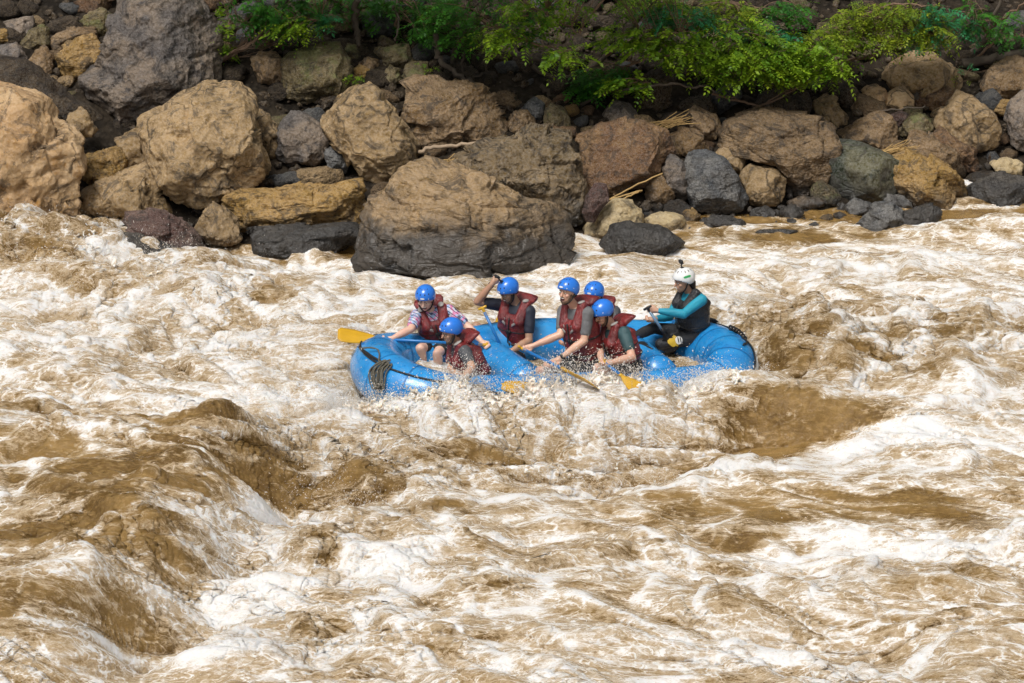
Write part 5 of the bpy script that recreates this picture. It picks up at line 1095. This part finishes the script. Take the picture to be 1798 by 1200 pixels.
shrub('broad yellow-green shrub spreading over the right middle rocks', [(1290, 60, 70, 40, y2-.9, .5, 120, G1), (1340, 100, 70, 35, y2-1.1, .4, 150, G1), (1300, 120, 60, 25, y2-1.1, .4, 90, G1), (1420, 95, 60, 28, y2-1.0, .4, 120, G1), (1450, 120, 40, 18, y2-1.1, .3, 70, G1), (1340, 60, 50, 18, y2-.7, .3, 50, M_LEAFB), (1270, 20, 60, 25, y2-.6, .4, 70, M_LEAFY), (1440, 70, 50, 20, y2-.6, .4, 60, M_LEAFY), (1380, 130, 40, 12, y2-1.1, .2, 40, M_LEAFY), (1380, 20, 40, 20, y2-.5, .3, 40, G2)],
      [[(1385, 130, y2+.2), (1390, 60, y2), (1370, 0, y2-.2), (1360, -90, y2-.5)], [(1390, 90, y2), (1340, 80, y2-.6), (1270, 60, y2-1.0)], [(1390, 80, y2), (1430, 90, y2-.6), (1480, 120, y2-1.1)], [(1385, 100, y2), (1340, 115, y2-.7), (1290, 130, y2-1.1)], [(1390, 40, y2-.1), (1330, 20, y2-.5), (1270, 5, y2-.8)]], 7)
y3 = gy(1580, 150)
shrub('twiggy olive shrub with small leaves at the upper right', [(1540, 25, 60, 25, y3-.7, .4, 90, M_LEAFY), (1600, 40, 60, 30, y3-.8, .4, 120, M_LEAFY), (1640, 30, 30, 22, y3-.8, .3, 60, M_LEAFB), (1580, 65, 50, 14, y3-.9, .3, 50, M_LEAFY), (1490, 70, 50, 20, y3-.6, .3, 50, G1), (1620, 75, 30, 12, y3-.9, .2, 24, M_LEAFB), (1500, 40, 50, 20, y3-.7, .3, 60, M_LEAFY), (1640, 60, 30, 16, y3-.8, .3, 40, M_LEAFY)],
      [[(1500, 130, y3+.1), (1490, 80, y3-.1), (1540, 40, y3-.3), (1580, -60, y3-.6)], [(1430, 90, y3-.2), (1500, 60, y3-.5), (1580, 50, y3-.8), (1650, 45, y3-.9)], [(1440, 60, y3-.2), (1520, 35, y3-.4), (1600, 25, y3-.7)], [(1450, 100, y3-.2), (1530, 85, y3-.5), (1600, 70, y3-.8)], [(1500, 40, y3-.2), (1560, 10, y3-.5), (1630, 10, y3-.7)], [(1480, 110, y3-.1), (1560, 90, y3-.5), (1640, 60, y3-.8)]], 8, size=.056, twigs=1.4)
y4 = gy(480, 90)
shrub('dark green shrub behind the dry twigs at the upper left', [(500, 20, 60, 22, y4-.5, .4, 90, G2), (520, 45, 45, 14, y4-.8, .3, 46, G1), (450, 30, 50, 24, y4-.4, .4, 50, G2), (560, 30, 24, 10, y4-.7, .2, 18, M_LEAFB), (480, -60, 130, 45, y4-.9, .6, 130, G2), (395, 55, 14, 24, y4-.5, .2, 18, G1), (400, 85, 10, 10, y4-.5, .2, 8, G1)],  # the widest cloud is unseen, added overhead for shade
      [[(470, 110, y4+.1), (480, 60, y4-.1), (500, 10, y4-.3), (500, -80, y4-.5)], [(478, 70, y4-.1), (520, 45, y4-.5), (565, 32, y4-.8)], [(475, 80, y4-.1), (430, 40, y4-.4), (395, 50, y4-.6)]], 9)
y5 = gy(1740, 100)
shrub('sparse bare-branched shrub at the upper right edge', [(1720, 30, 50, 25, y5-.4, .4, 36, G2), (1770, 50, 40, 30, y5-.4, .4, 30, G2), (1700, 45, 20, 20, y5-.5, .2, 18, M_LEAFB)],
      [[(1690, 110, y5-.2), (1730, 70, y5-.1), (1750, 20, y5-.2), (1775, -50, y5-.3)], [(1700, 115, y5-.3), (1750, 75, y5-.3), (1800, 60, y5-.4)], [(1735, 60, y5-.1), (1710, 20, y5-.3), (1700, -30, y5-.4)], [(1740, 50, y5-.1), (1780, 20, y5-.3), (1810, -10, y5-.4)], [(1690, 130, y5-.3), (1740, 125, y5-.3), (1810, 118, y5-.3)]], 10, name='shrub', twigs=1.5)
y6 = gy(640, 90)
shrub('shaded shrub in the dark hollow left of the top centre', [(690, 20, 60, 30, y6+.3, .4, 60, G2), (620, 0, 90, 25, y6+.4, .4, 60, G2), (760, 20, 40, 30, y6+.1, .3, 40, G2), (650, -70, 180, 50, y6-.5, .7, 190, G2), (740, 60, 30, 14, y6-.2, .2, 16, G2)],  # the widest cloud is out of view, added to darken the hollow by shade
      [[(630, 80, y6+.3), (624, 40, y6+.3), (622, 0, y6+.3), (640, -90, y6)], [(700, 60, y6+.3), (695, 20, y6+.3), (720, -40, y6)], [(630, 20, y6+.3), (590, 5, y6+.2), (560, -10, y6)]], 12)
def tuft(label, px, py, seed, mat, n=16, s=.04):
    rs = np.random.RandomState(seed); g = at_terr(px, py); g = g-np.array([0, .25, 0]); r = thing('seedling', label, 'plant', g, 'small green plants among the rocks'); st = []; sp = []
    for k in range(n):
        t = g+np.array([rs.normal(0, .07), rs.normal(-.05, .04), rs.uniform(.05, .22)]); st.append(sweep(np.array([g, g*.5+t*.5+np.array([0, 0, .02]), t]), .004, 4, caps=False)); sp.append((t, np.array([rs.normal(0, 1), -.8, rs.normal(-.1, .3)]), .09))
    part('stem', st, M_TWIG, r); leaves('foliage', sp, mat, r, rs, s, 3)
tuft('small bright fern between olive-brown block and leaning slab', 625, 150, 21, M_LEAF)
tuft('tiny green sprout beside the blocky lichen-specked stone', 752, 128, 22, M_LEAF, 8)
tuft('spiky green fern against the right side of the towering boulder', 376, 62, 23, M_LEAF, 14, .055)
tuft('small leafy sprout at the right edge of the big rounded boulder', 1690, 130, 24, M_LEAFB, 7)
tuft('thin grassy sprig on the dark brown rock at upper right', 1672, 145, 25, M_LEAFY, 7)

def stick(name, label, cat, pts, r0, r1, mat, seed=1, group=None, wob=.02, children=()):
    rs = np.random.RandomState(seed); P = [at_y(*p) for p in pts]; r = thing(name, label, cat, P[0], group)
    sw, _ = limb(P, r0, r1, rs, wob); part('stem', [sw], mat, r)
    for c in children: sw, _ = limb([at_y(*p) for p in c], r0*.55, r1*.6, rs, wob); part('side_branch', [sw], mat, r)
    return r
yd = gy(800, 262, -.35)
stick('driftwood', 'smooth pale driftwood pole lying above the biggest foreground boulder', 'driftwood', [(735, 268, yd), (770, 258, yd), (820, 254, yd), (885, 251, yd+.1)], .030, .022, M_DRIFT, 2)
yb = gy(1100, 330, -.5)
for i, (lab, pts) in enumerate((('long yellow cane leaning up to the right by the brown dome', [(1052, 362, yb), (1100, 335, yb-.05), (1163, 304, yb)]), ('short yellow cane crossing below the long one', [(1050, 358, yb-.1), (1090, 345, yb-.1), (1128, 334, yb)]), ('split yellow cane lying at the cream rock', [(1090, 352, yb-.15), (1115, 340, yb-.1), (1126, 336, yb)]))):
    stick('dry_cane', lab, 'cane', pts, .013, .009, M_STRAW, 30+i, 'yellow canes among the rocks', .008)
def straw_heap(label, px, py, w, n, seed):
    rs = np.random.RandomState(seed); g = at_terr(px, py)-np.array([0, .45, -.05]); r = thing('straw_heap', label, 'straw', g); S = []
    for k in range(n):
        a = rs.normal(.35, .22); L_ = rs.uniform(.15, .5)*w; c = g+np.array([rs.normal(0, .12*w), rs.normal(0, .06), rs.uniform(-.02, .10)*w]); d = np.array([math.cos(a), rs.normal(0, .25), math.sin(a)]); S.append(sweep(np.array([c-d*L_, c+np.array([0, 0, .015]), c+d*L_]), rs.uniform(.003, .007), 4, caps=False))
    tag(part('straws', S, M_STRAW, r), kind='stuff')
straw_heap('heap of dry yellow straw above the green-grey slab', 1565, 262, .55, 46, 41)
straw_heap('dry reeds scattered by the square grey-brown block', 1175, 212, .6, 26, 42)
straw_heap('broken twigs caught below the driftwood pole', 800, 280, .5, 22, 43)
yt = gy(400, 110, -.35)
rs_ = np.random.RandomState(14)
for i in range(6):
    x, yy = [(470, 22), (488, 18), (446, 45), (458, 34), (435, 52), (424, 36)][i]
    stick('dry_twig', ['longest bare pink-brown twig arching right beside the grey tower', 'tallest bare twig curving up at the twig cluster tip', 'lowest bare twig of the cluster by the grey tower', 'second bare twig from the right in the cluster', 'short forked bare twig in the cluster', 'leftmost upright bare twig by the grey tower'][i], 'twig', [(378+i*3, 118-i*2, yt), (400+i*4, 95-i, yt-.1), ((400+x)/2+22, (95+yy)/2+4, yt-.15), (x, yy, yt-.2)], .010, .004, M_TWIG, 50+i, 'dry twigs beside the grey tower boulder', .012)
db = thing('dry_bush', 'tangle of fine dry brown twigs behind the bare cluster', 'bush', at_y(400, 100, yt+.25))
for i in range(16):
    px, py = rs_.uniform(370, 470), rs_.uniform(30, 100); a = rs_.uniform(-.15, .45); Lp = rs_.uniform(40, 90)
    sw, _ = limb([at_y(395+rs_.uniform(-8, 8), 104, yt+.25), at_y(px, py, yt+.25), at_y(px+Lp*.5*math.cos(a), py-Lp*.5*math.sin(a)-4, yt+.2), at_y(px+Lp*math.cos(a), py-Lp*math.sin(a), yt+.15)], .006, .003, rs_, .012); part('twig', [sw], M_TWIG, db)
yr = gy(780, 130, -.25)
roots = [('gnarled pale root bending down behind the grey-topped block', [(765, 60, yr), (768, 95, yr-.05), (785, 118, yr-.1), (815, 138, yr-.1), (835, 152, yr)], .045), ('long dark root running right above the gully', [(800, 80, yr+.2), (850, 84, yr+.1), (900, 96, yr+.1), (960, 108, yr+.1), (1010, 104, yr+.1)], .040), ('looping dark root hanging in the gully', [(815, 92, yr+.1), (812, 115, yr), (822, 136, yr), (850, 130, yr)], .020), ('dark root sloping down right to the branch foot', [(935, 115, yr), (965, 135, yr), (1000, 138, yr), (1015, 150, yr)], .035), ('thick shaded root crossing low in the gully', [(950, 150, yr-.1), (975, 175, yr-.15), (1000, 190, yr-.15), (1030, 205, yr-.2)], .035), ('vertical trunk-like root at the dark hollow', [(628, 0, yr+.5), (622, 30, yr+.5), (628, 60, yr+.4), (630, 80, yr+.3)], .05), ('thin root dangling in the dark hollow', [(690, 10, yr+.5), (700, 45, yr+.4), (692, 75, yr+.3)], .02), ('short root stub left of the looping root', [(852, 98, yr-.05), (852, 112, yr-.05), (855, 125, yr-.05)], .022), ('low branch arching under the right green shrub', [(1010, 190, yr-.2), (1060, 165, yr-.4), (1110, 155, yr-.5), (1180, 150, yr-.4), (1250, 160, yr-.3)], .026)]
for i, (lab, pts, rd) in enumerate(roots): stick('tree_root', lab, 'root', pts, rd, rd*.55, M_ROOT if i else M_BARK, 60+i, 'roots of the gully', .03)
yq = gy(1300, 185, -.3)
stick('bare_branch', 'long bare branch lying across the stones below the broad shrub', 'branch', [(1250, 165, yq), (1300, 178, yq-.1), (1340, 185, yq-.1), (1390, 160, yq-.1), (1440, 130, yq-.1)], .020, .008, M_TWIG, 71, None, .015, [[(1340, 185, yq-.1), (1370, 165, yq-.15), (1400, 155, yq-.2)], [(1300, 178, yq-.1), (1280, 170, yq-.2), (1255, 172, yq-.3)]])
stick('bare_branch', 'grey stick lying on the golden pair of rocks', 'branch', [(1545, 195, gy(1580, 200, -.4)), (1580, 193, gy(1580, 200, -.4)), (1625, 188, gy(1580, 200, -.35))], .014, .008, M_BARK, 72)
stick('fallen_trunk', 'thick fallen trunk above the mottled dome at the right edge', 'trunk', [(1690, 112, y5-.35), (1730, 106, y5-.3), (1770, 98, y5-.25), (1830, 90, y5-.2)], .07, .06, M_BARK, 73)
# ------------------------------------------------------------------ spray thrown up by the rapid
def on_water(pts):
    pts = np.array(pts); zz = river_fields(pts[:, 0], pts[:, 1])[0]; pts[:, 2] = np.maximum(zz, pts[:, 2]-.22)+.005
    return pts
def build_spray():
    rs = np.random.RandomState(99); Pc, Ra, Dr = [], [], []
    def jet(p, v, n, r, spread=.12, T=None, jit=.02):
        T = T or rs.uniform(.12, .42); t = np.sort(rs.uniform(0, T, n)); vv = v+rs.normal(0, spread, (n, 3))*np.linalg.norm(v)
        q = p+vv*t[:, None]+np.array([0, 0, -4.9])*(t**2)[:, None]+rs.normal(0, jit, (n, 3)); dv = vv+np.array([0, 0, -9.8])*t[:, None]
        Pc.append(q); Ra.append(r*np.exp(rs.normal(-.25, .5, n))); Dr.append(dv)
    def field(px0, px1, py0, py1, z, jets, n, r, vz=(.8, 2.0), vx=(-.6, .6), vy=(-.5, .3), spread=.15, path=None):
        pts = []
        for _ in range(jets):
            if path is not None:
                u = rs.uniform(0, len(path)-1.001); i = int(u); f = u-i; px = path[i][0]*(1-f)+path[i+1][0]*f; py = path[i][1]*(1-f)+path[i+1][1]*f+rs.normal(0, 5)
            else: px, py = rs.uniform(px0, px1), rs.uniform(py0, py1)
            pts.append(at_z(px, py, z))
        for p in on_water(pts):
            jet(p, np.array([rs.uniform(*vx), rs.uniform(*vy), rs.uniform(*vz)]), rs.randint(max(3, n//2), n*2), r, spread)
    crest = [(600, 735), (660, 722), (760, 722), (850, 726), (930, 720), (1010, 708), (1100, 700), (1200, 692), (1270, 692)]
    field(0, 0, 0, 0, .08, 520, 22, .0056, (.7, 2.4), (-.9, .7), (-.5, .12), path=crest)
    field(0, 0, 0, 0, .10, 220, 26, .0045, (1.2, 2.7), (-.6, 1.0), (-.3, .2), path=[(650, 715), (720, 712), (800, 716), (850, 716)])
    field(925, 1005, 695, 712, .15, 90, 26, .0060, (1.4, 3.0), (-.5, .5), (-.3, .2), .10)
    field(1050, 1130, 675, 700, .15, 110, 22, .0055, (1.0, 2.4), (-.7, .5), (-.3, .2))
    field(600, 650, 680, 715, .05, 70, 18, .0045, (.6, 1.8), (-1.0, .2), (-.3, .3))
    field(1290, 1345, 660, 700, .05, 60, 18, .0045, (.5, 1.5), (-.2, .8), (-.3, .3))
    field(400, 640, 600, 760, .12, 330, 22, .0042, (.8, 2.6), (-1.0, .8), (-.5, .5), .25)
    field(480, 720, 700, 860, .05, 260, 22, .0040, (.5, 2.0), (-.9, .9), (-.6, .5), .3)
    field(720, 1200, 730, 850, .0, 200, 14, .0045, (.3, 1.3), (-.7, .7), (-.7, .2), .25)
    field(0, 360, 425, 480, .45, 200, 16, .0042, (.6, 2.2), (-.7, .9), (-.3, .5), .2)
    field(100, 560, 430, 460, .10, 60, 8, .0040, (.9, 2.6), (-.5, .5), (-.2, .3), .2)
    field(650, 780, 452, 462, .10, 40, 16, .0040, (.8, 1.9), (-.5, .5), (-.1, .3)); field(880, 1010, 450, 465, .08, 26, 14, .0040, (.6, 1.4))
    field(0, 640, 480, 720, .15, 100, 10, .0042, (.4, 1.3), (-.8, .8), (-.4, .4), .25)
    field(1330, 1798, 470, 700, .15, 120, 10, .0042, (.4, 1.4), (-.8, .8), (-.4, .4), .25)
    field(430, 700, 860, 1010, -.1, 100, 12, .0040, (.4, 1.5), (-.8, .8), (-.4, .3), .25); field(380, 1100, 1000, 1190, .05, 80, 10, .0040, (.4, 1.2), (-.6, .6), (-.3, .3), .25)
    field(1100, 1798, 790, 1190, .05, 80, 8, .0040, (.4, 1.2), (-.6, .6), (-.3, .3), .25); field(1000, 1350, 480, 560, .1, 60, 10, .004, (.3, 1.0))
    # froth: droplets skipping just above the churned surface
    n0 = 90000; X = rs.uniform(-7.2, 7.2, n0).astype(np.float32); Y = rs.uniform(-10.2, 4.6, n0).astype(np.float32)
    k = np.abs(X) < .185*(Y-CAM[1]); X, Y = X[k], Y[k]; z, fo, T_, _, _ = river_fields(X, Y)
    k = (rs.rand(len(X)) < sst(.30, .75, fo)*sst(.03, .14, T_)*.8*np.clip((-Y+9)/10, .5, 1)); X, Y, z, T_ = X[k], Y[k], z[k], T_[k]; m = len(X)
    Pc.append(np.stack([X+rs.normal(0, .02, m), Y+rs.normal(0, .02, m), z+np.abs(rs.normal(0, .22, m))*T_+.003], -1)); Ra.append(.0036*np.exp(rs.normal(0, .4, m)))
    Dr.append(np.stack([rs.normal(.7, 1.0, m), rs.normal(-.25, .6, m), np.abs(rs.normal(0, .6, m))], -1)*2.2); print('froth', m)
    P = np.vstack(Pc); R_ = np.concatenate(Ra); D = np.vstack(Dr); n = len(P); print('droplets', n)
    R_ = np.clip(R_*.72, .0016, .0075); d = D/np.maximum(np.linalg.norm(D, axis=1)[:, None], 1e-6); st = 1+np.minimum(5.0, 1.3*np.linalg.norm(D, axis=1))*rs.uniform(.15, 1, n)
    x = np.cross(d, np.array([0, 0, 1.0])); x /= np.maximum(np.linalg.norm(x, axis=1)[:, None], 1e-6); y = np.cross(d, x)
    V = np.stack([P+d*(R_*st)[:, None], P-d*(R_*st)[:, None], P+x*R_[:, None], P+(-.5*x+.866*y)*R_[:, None], P+(-.5*x-.866*y)*R_[:, None]], 1).reshape(-1, 3)
    f = np.array([(0, 2, 3), (0, 3, 4), (0, 4, 2), (1, 3, 2), (1, 4, 3), (1, 2, 4)]); Fq = (np.arange(n)[:, None, None]*5+f[None]).reshape(-1, 3)
    t = NT('spray'); c = t.mix(t.rng(t.noise(t.n('NewGeometry').outputs['Position'], 9, 3, .7), .38, .6), (.66, .55, .42), (.86, .84, .81)); t.bs(Base_Color=c, Roughness=.25, Specular_IOR_Level=.6)
    tag(link('spray', mesh_np('spray', V, Fq, t.m)), 'fine white spray and droplets flying off the rapid', 'spray', kind='stuff')
build_spray()

def build_splashes():
    """ropes and crowns of thrown water, melted into one skin"""
    rs = np.random.RandomState(5); Cs, Rs = [], []
    def crown(p, n, v, r, vx=0.0, T=.30):
        a0 = rs.uniform(0, 6.28)
        for k in range(n):
            a = a0+rs.uniform(-1.2, 1.2); sp = v*rs.uniform(.45, 1.05); vv = np.array([vx+.55*sp*math.cos(a), .35*sp*math.sin(a)-.15, sp]); te = rs.uniform(.35, 1.0)*T; m = rs.randint(6, 12)
            t = np.linspace(0, te, m); q = p+rs.normal(0, .035, 3)*np.array([1, .6, .3])+vv*t[:, None]+np.array([0, 0, -4.9])*(t**2)[:, None]+rs.normal(0, .006, (m, 3)); rr = r*rs.uniform(.6, 1.2)*np.linspace(1.0, .30, m)*rs.uniform(.75, 1.25, m)
            Cs.append(q); Rs.append(rr)
    def zone(path, n, z, k, v, r, jx=10, jy=6, vx=(-.3, .3)):
        pts = []
        for _ in range(n):
            u = rs.uniform(0, len(path)-1.001); i = int(u); f = u-i; pts.append(at_z(path[i][0]*(1-f)+path[i+1][0]*f+rs.normal(0, jx), path[i][1]*(1-f)+path[i+1][1]*f+rs.normal(0, jy), z))
        for p in on_water(pts):
            crown(p-np.array([0, 0, .02]), rs.randint(max(1, k//2), k+1), v*rs.uniform(.6, 1.1), r*rs.uniform(.7, 1.25), rs.uniform(*vx))
    zone([(600, 745), (700, 730), (850, 732), (950, 726)], 160, .10, 7, 2.05, .0145, vx=(-.7, .4))
    zone([(650, 722), (740, 716), (850, 722)], 50, .10, 7, 2.1, .013, vx=(-.3, .6))
    zone([(945, 722), (975, 716), (1005, 716)], 24, .08, 8, 3.0, .016)
    zone([(1040, 716), (1080, 706), (1130, 706)], 40, .10, 8, 2.1, .015)
    zone([(1130, 712), (1230, 708), (1300, 702)], 60, .10, 6, 1.8, .014)
    zone([(480, 800), (600, 780), (700, 780), (850, 780), (1000, 780), (1150, 760)], 90, .06, 6, 1.6, .009, 20, 20, (-.6, .6))
    zone([(0, 425), (80, 428), (180, 440), (300, 465)], 60, .45, 6, 1.9, .013, 20, 8, (-.4, .7))
    zone([(430, 700), (500, 660), (590, 690), (600, 740)], 110, .12, 6, 2.2, .0095, 30, 26, (-.6, .6))
    zone([(700, 455), (760, 458)], 10, .06, 4, 1.4, .010); zone([(1300, 690), (1345, 660)], 14, .03, 5, 1.2, .012); zone([(605, 720), (625, 690)], 16, .0, 5, 1.5, .012); zone([(1560, 790), (1620, 790)], 8, .08, 4, 1.2, .012)
    zone([(1400, 560), (1798, 560)], 40, .18, 4, 1.2, .011, 40, 40); zone([(100, 600), (600, 620)], 40, .12, 4, 1.2, .011, 60, 40); zone([(450, 900), (420, 1040), (440, 1120)], 30, -.1, 5, 1.2, .011, 24, 20)
    C_ = np.vstack(Cs); R_ = np.concatenate(Rs); D, F1 = ICO[1]; n = len(C_); print('splash balls', n)
    V = (C_[:, None]+D[None]*R_[:, None, None]).reshape(-1, 3); Fq = (np.arange(n)[:, None, None]*len(D)+F1[None]).reshape(-1, 3)
    t = NT('thrown_water'); P = t.n('NewGeometry').outputs['Position']; a = t.noise(P, 6, 4, .65); b = t.noise(P, 30, 3, .7)
    c = t.mix(t.rng(a, .36, .60), (.62, .52, .40), (.82, .78, .72)); c = t.mix(t.math('MULTIPLY', t.rng(b, .5, .7), .6), c, (.90, .88, .85))
    t.bs(Base_Color=c, Roughness=.35, Specular_IOR_Level=.5, Subsurface_Weight=.7, Subsurface_Radius=(1.0, .8, .6), Normal=t.bump(b, .4, .02)); t.b.inputs['Subsurface Scale'].default_value = .03
    me = mesh_np('splash', V, Fq, t.m); tmp = bpy.data.objects.new('tmp', me); COL.objects.link(tmp)
    md = tmp.modifiers.new('r', 'REMESH'); md.mode = 'VOXEL'; md.voxel_size = .0095; md.use_smooth_shade = True
    ms = tmp.modifiers.new('s', 'SMOOTH'); ms.factor = .4; ms.iterations = 1; mdc = tmp.modifiers.new('d', 'DECIMATE'); mdc.ratio = .45
    out = bpy.data.meshes.new_from_object(tmp.evaluated_get(bpy.context.evaluated_depsgraph_get())); bpy.data.objects.remove(tmp); bpy.data.meshes.remove(me); out.name = 'splash'
    print('splash faces', len(out.polygons)); out.polygons.foreach_set('use_smooth', np.ones(len(out.polygons), bool))
    tag(link('splash', out), 'ropes and crowns of foamy water thrown up by the waves', 'splash', kind='stuff')
build_splashes()

def build_mist():
    """soft clouds of fine spray hanging over the breaking crest"""
    t = NT('fine_spray'); t.t.nodes.remove(t.b); tc = t.n('TexCoord').outputs['Object']; P = t.n('NewGeometry').outputs['Position']
    ln = t.n('VectorMath', operation='LENGTH'); t.set(ln.inputs[0], tc); fall = t.rng(ln.outputs['Value'], 1.0, .25, 0, 1)
    nz = t.rng(t.noise(P, 4.5, 4, .65, .6), .42, .72); d = t.math('MULTIPLY', t.math('MULTIPLY', fall, nz), 20.0)
    v = t.n('VolumePrincipled', Density=d); v.inputs['Color'].default_value = (.95, .93, .90, 1); v.inputs['Anisotropy'].default_value = .2
    t.t.links.new(v.outputs[0], t.out.inputs['Volume'])
    D, Fq = ICO[3]; me = mesh_np('mist', D, Fq, t.m)
    for px, py, z, sx, sy, sz in ((590, 735, .12, .5, .35, .28), (690, 728, .12, .5, .22, .26), (800, 730, .12, .5, .20, .26), (900, 732, .12, .4, .2, .24), (975, 716, .18, .22, .15, .36), (1085, 706, .18, .35, .2, .30), (1210, 704, .12, .45, .25, .22)):
        o = link('mist', me, loc=at_z(px, py, z)); o.scale = (sx, sy, sz); tag(o, 'soft cloud of fine white spray over the breaking waves', 'spray', kind='stuff')
build_mist()
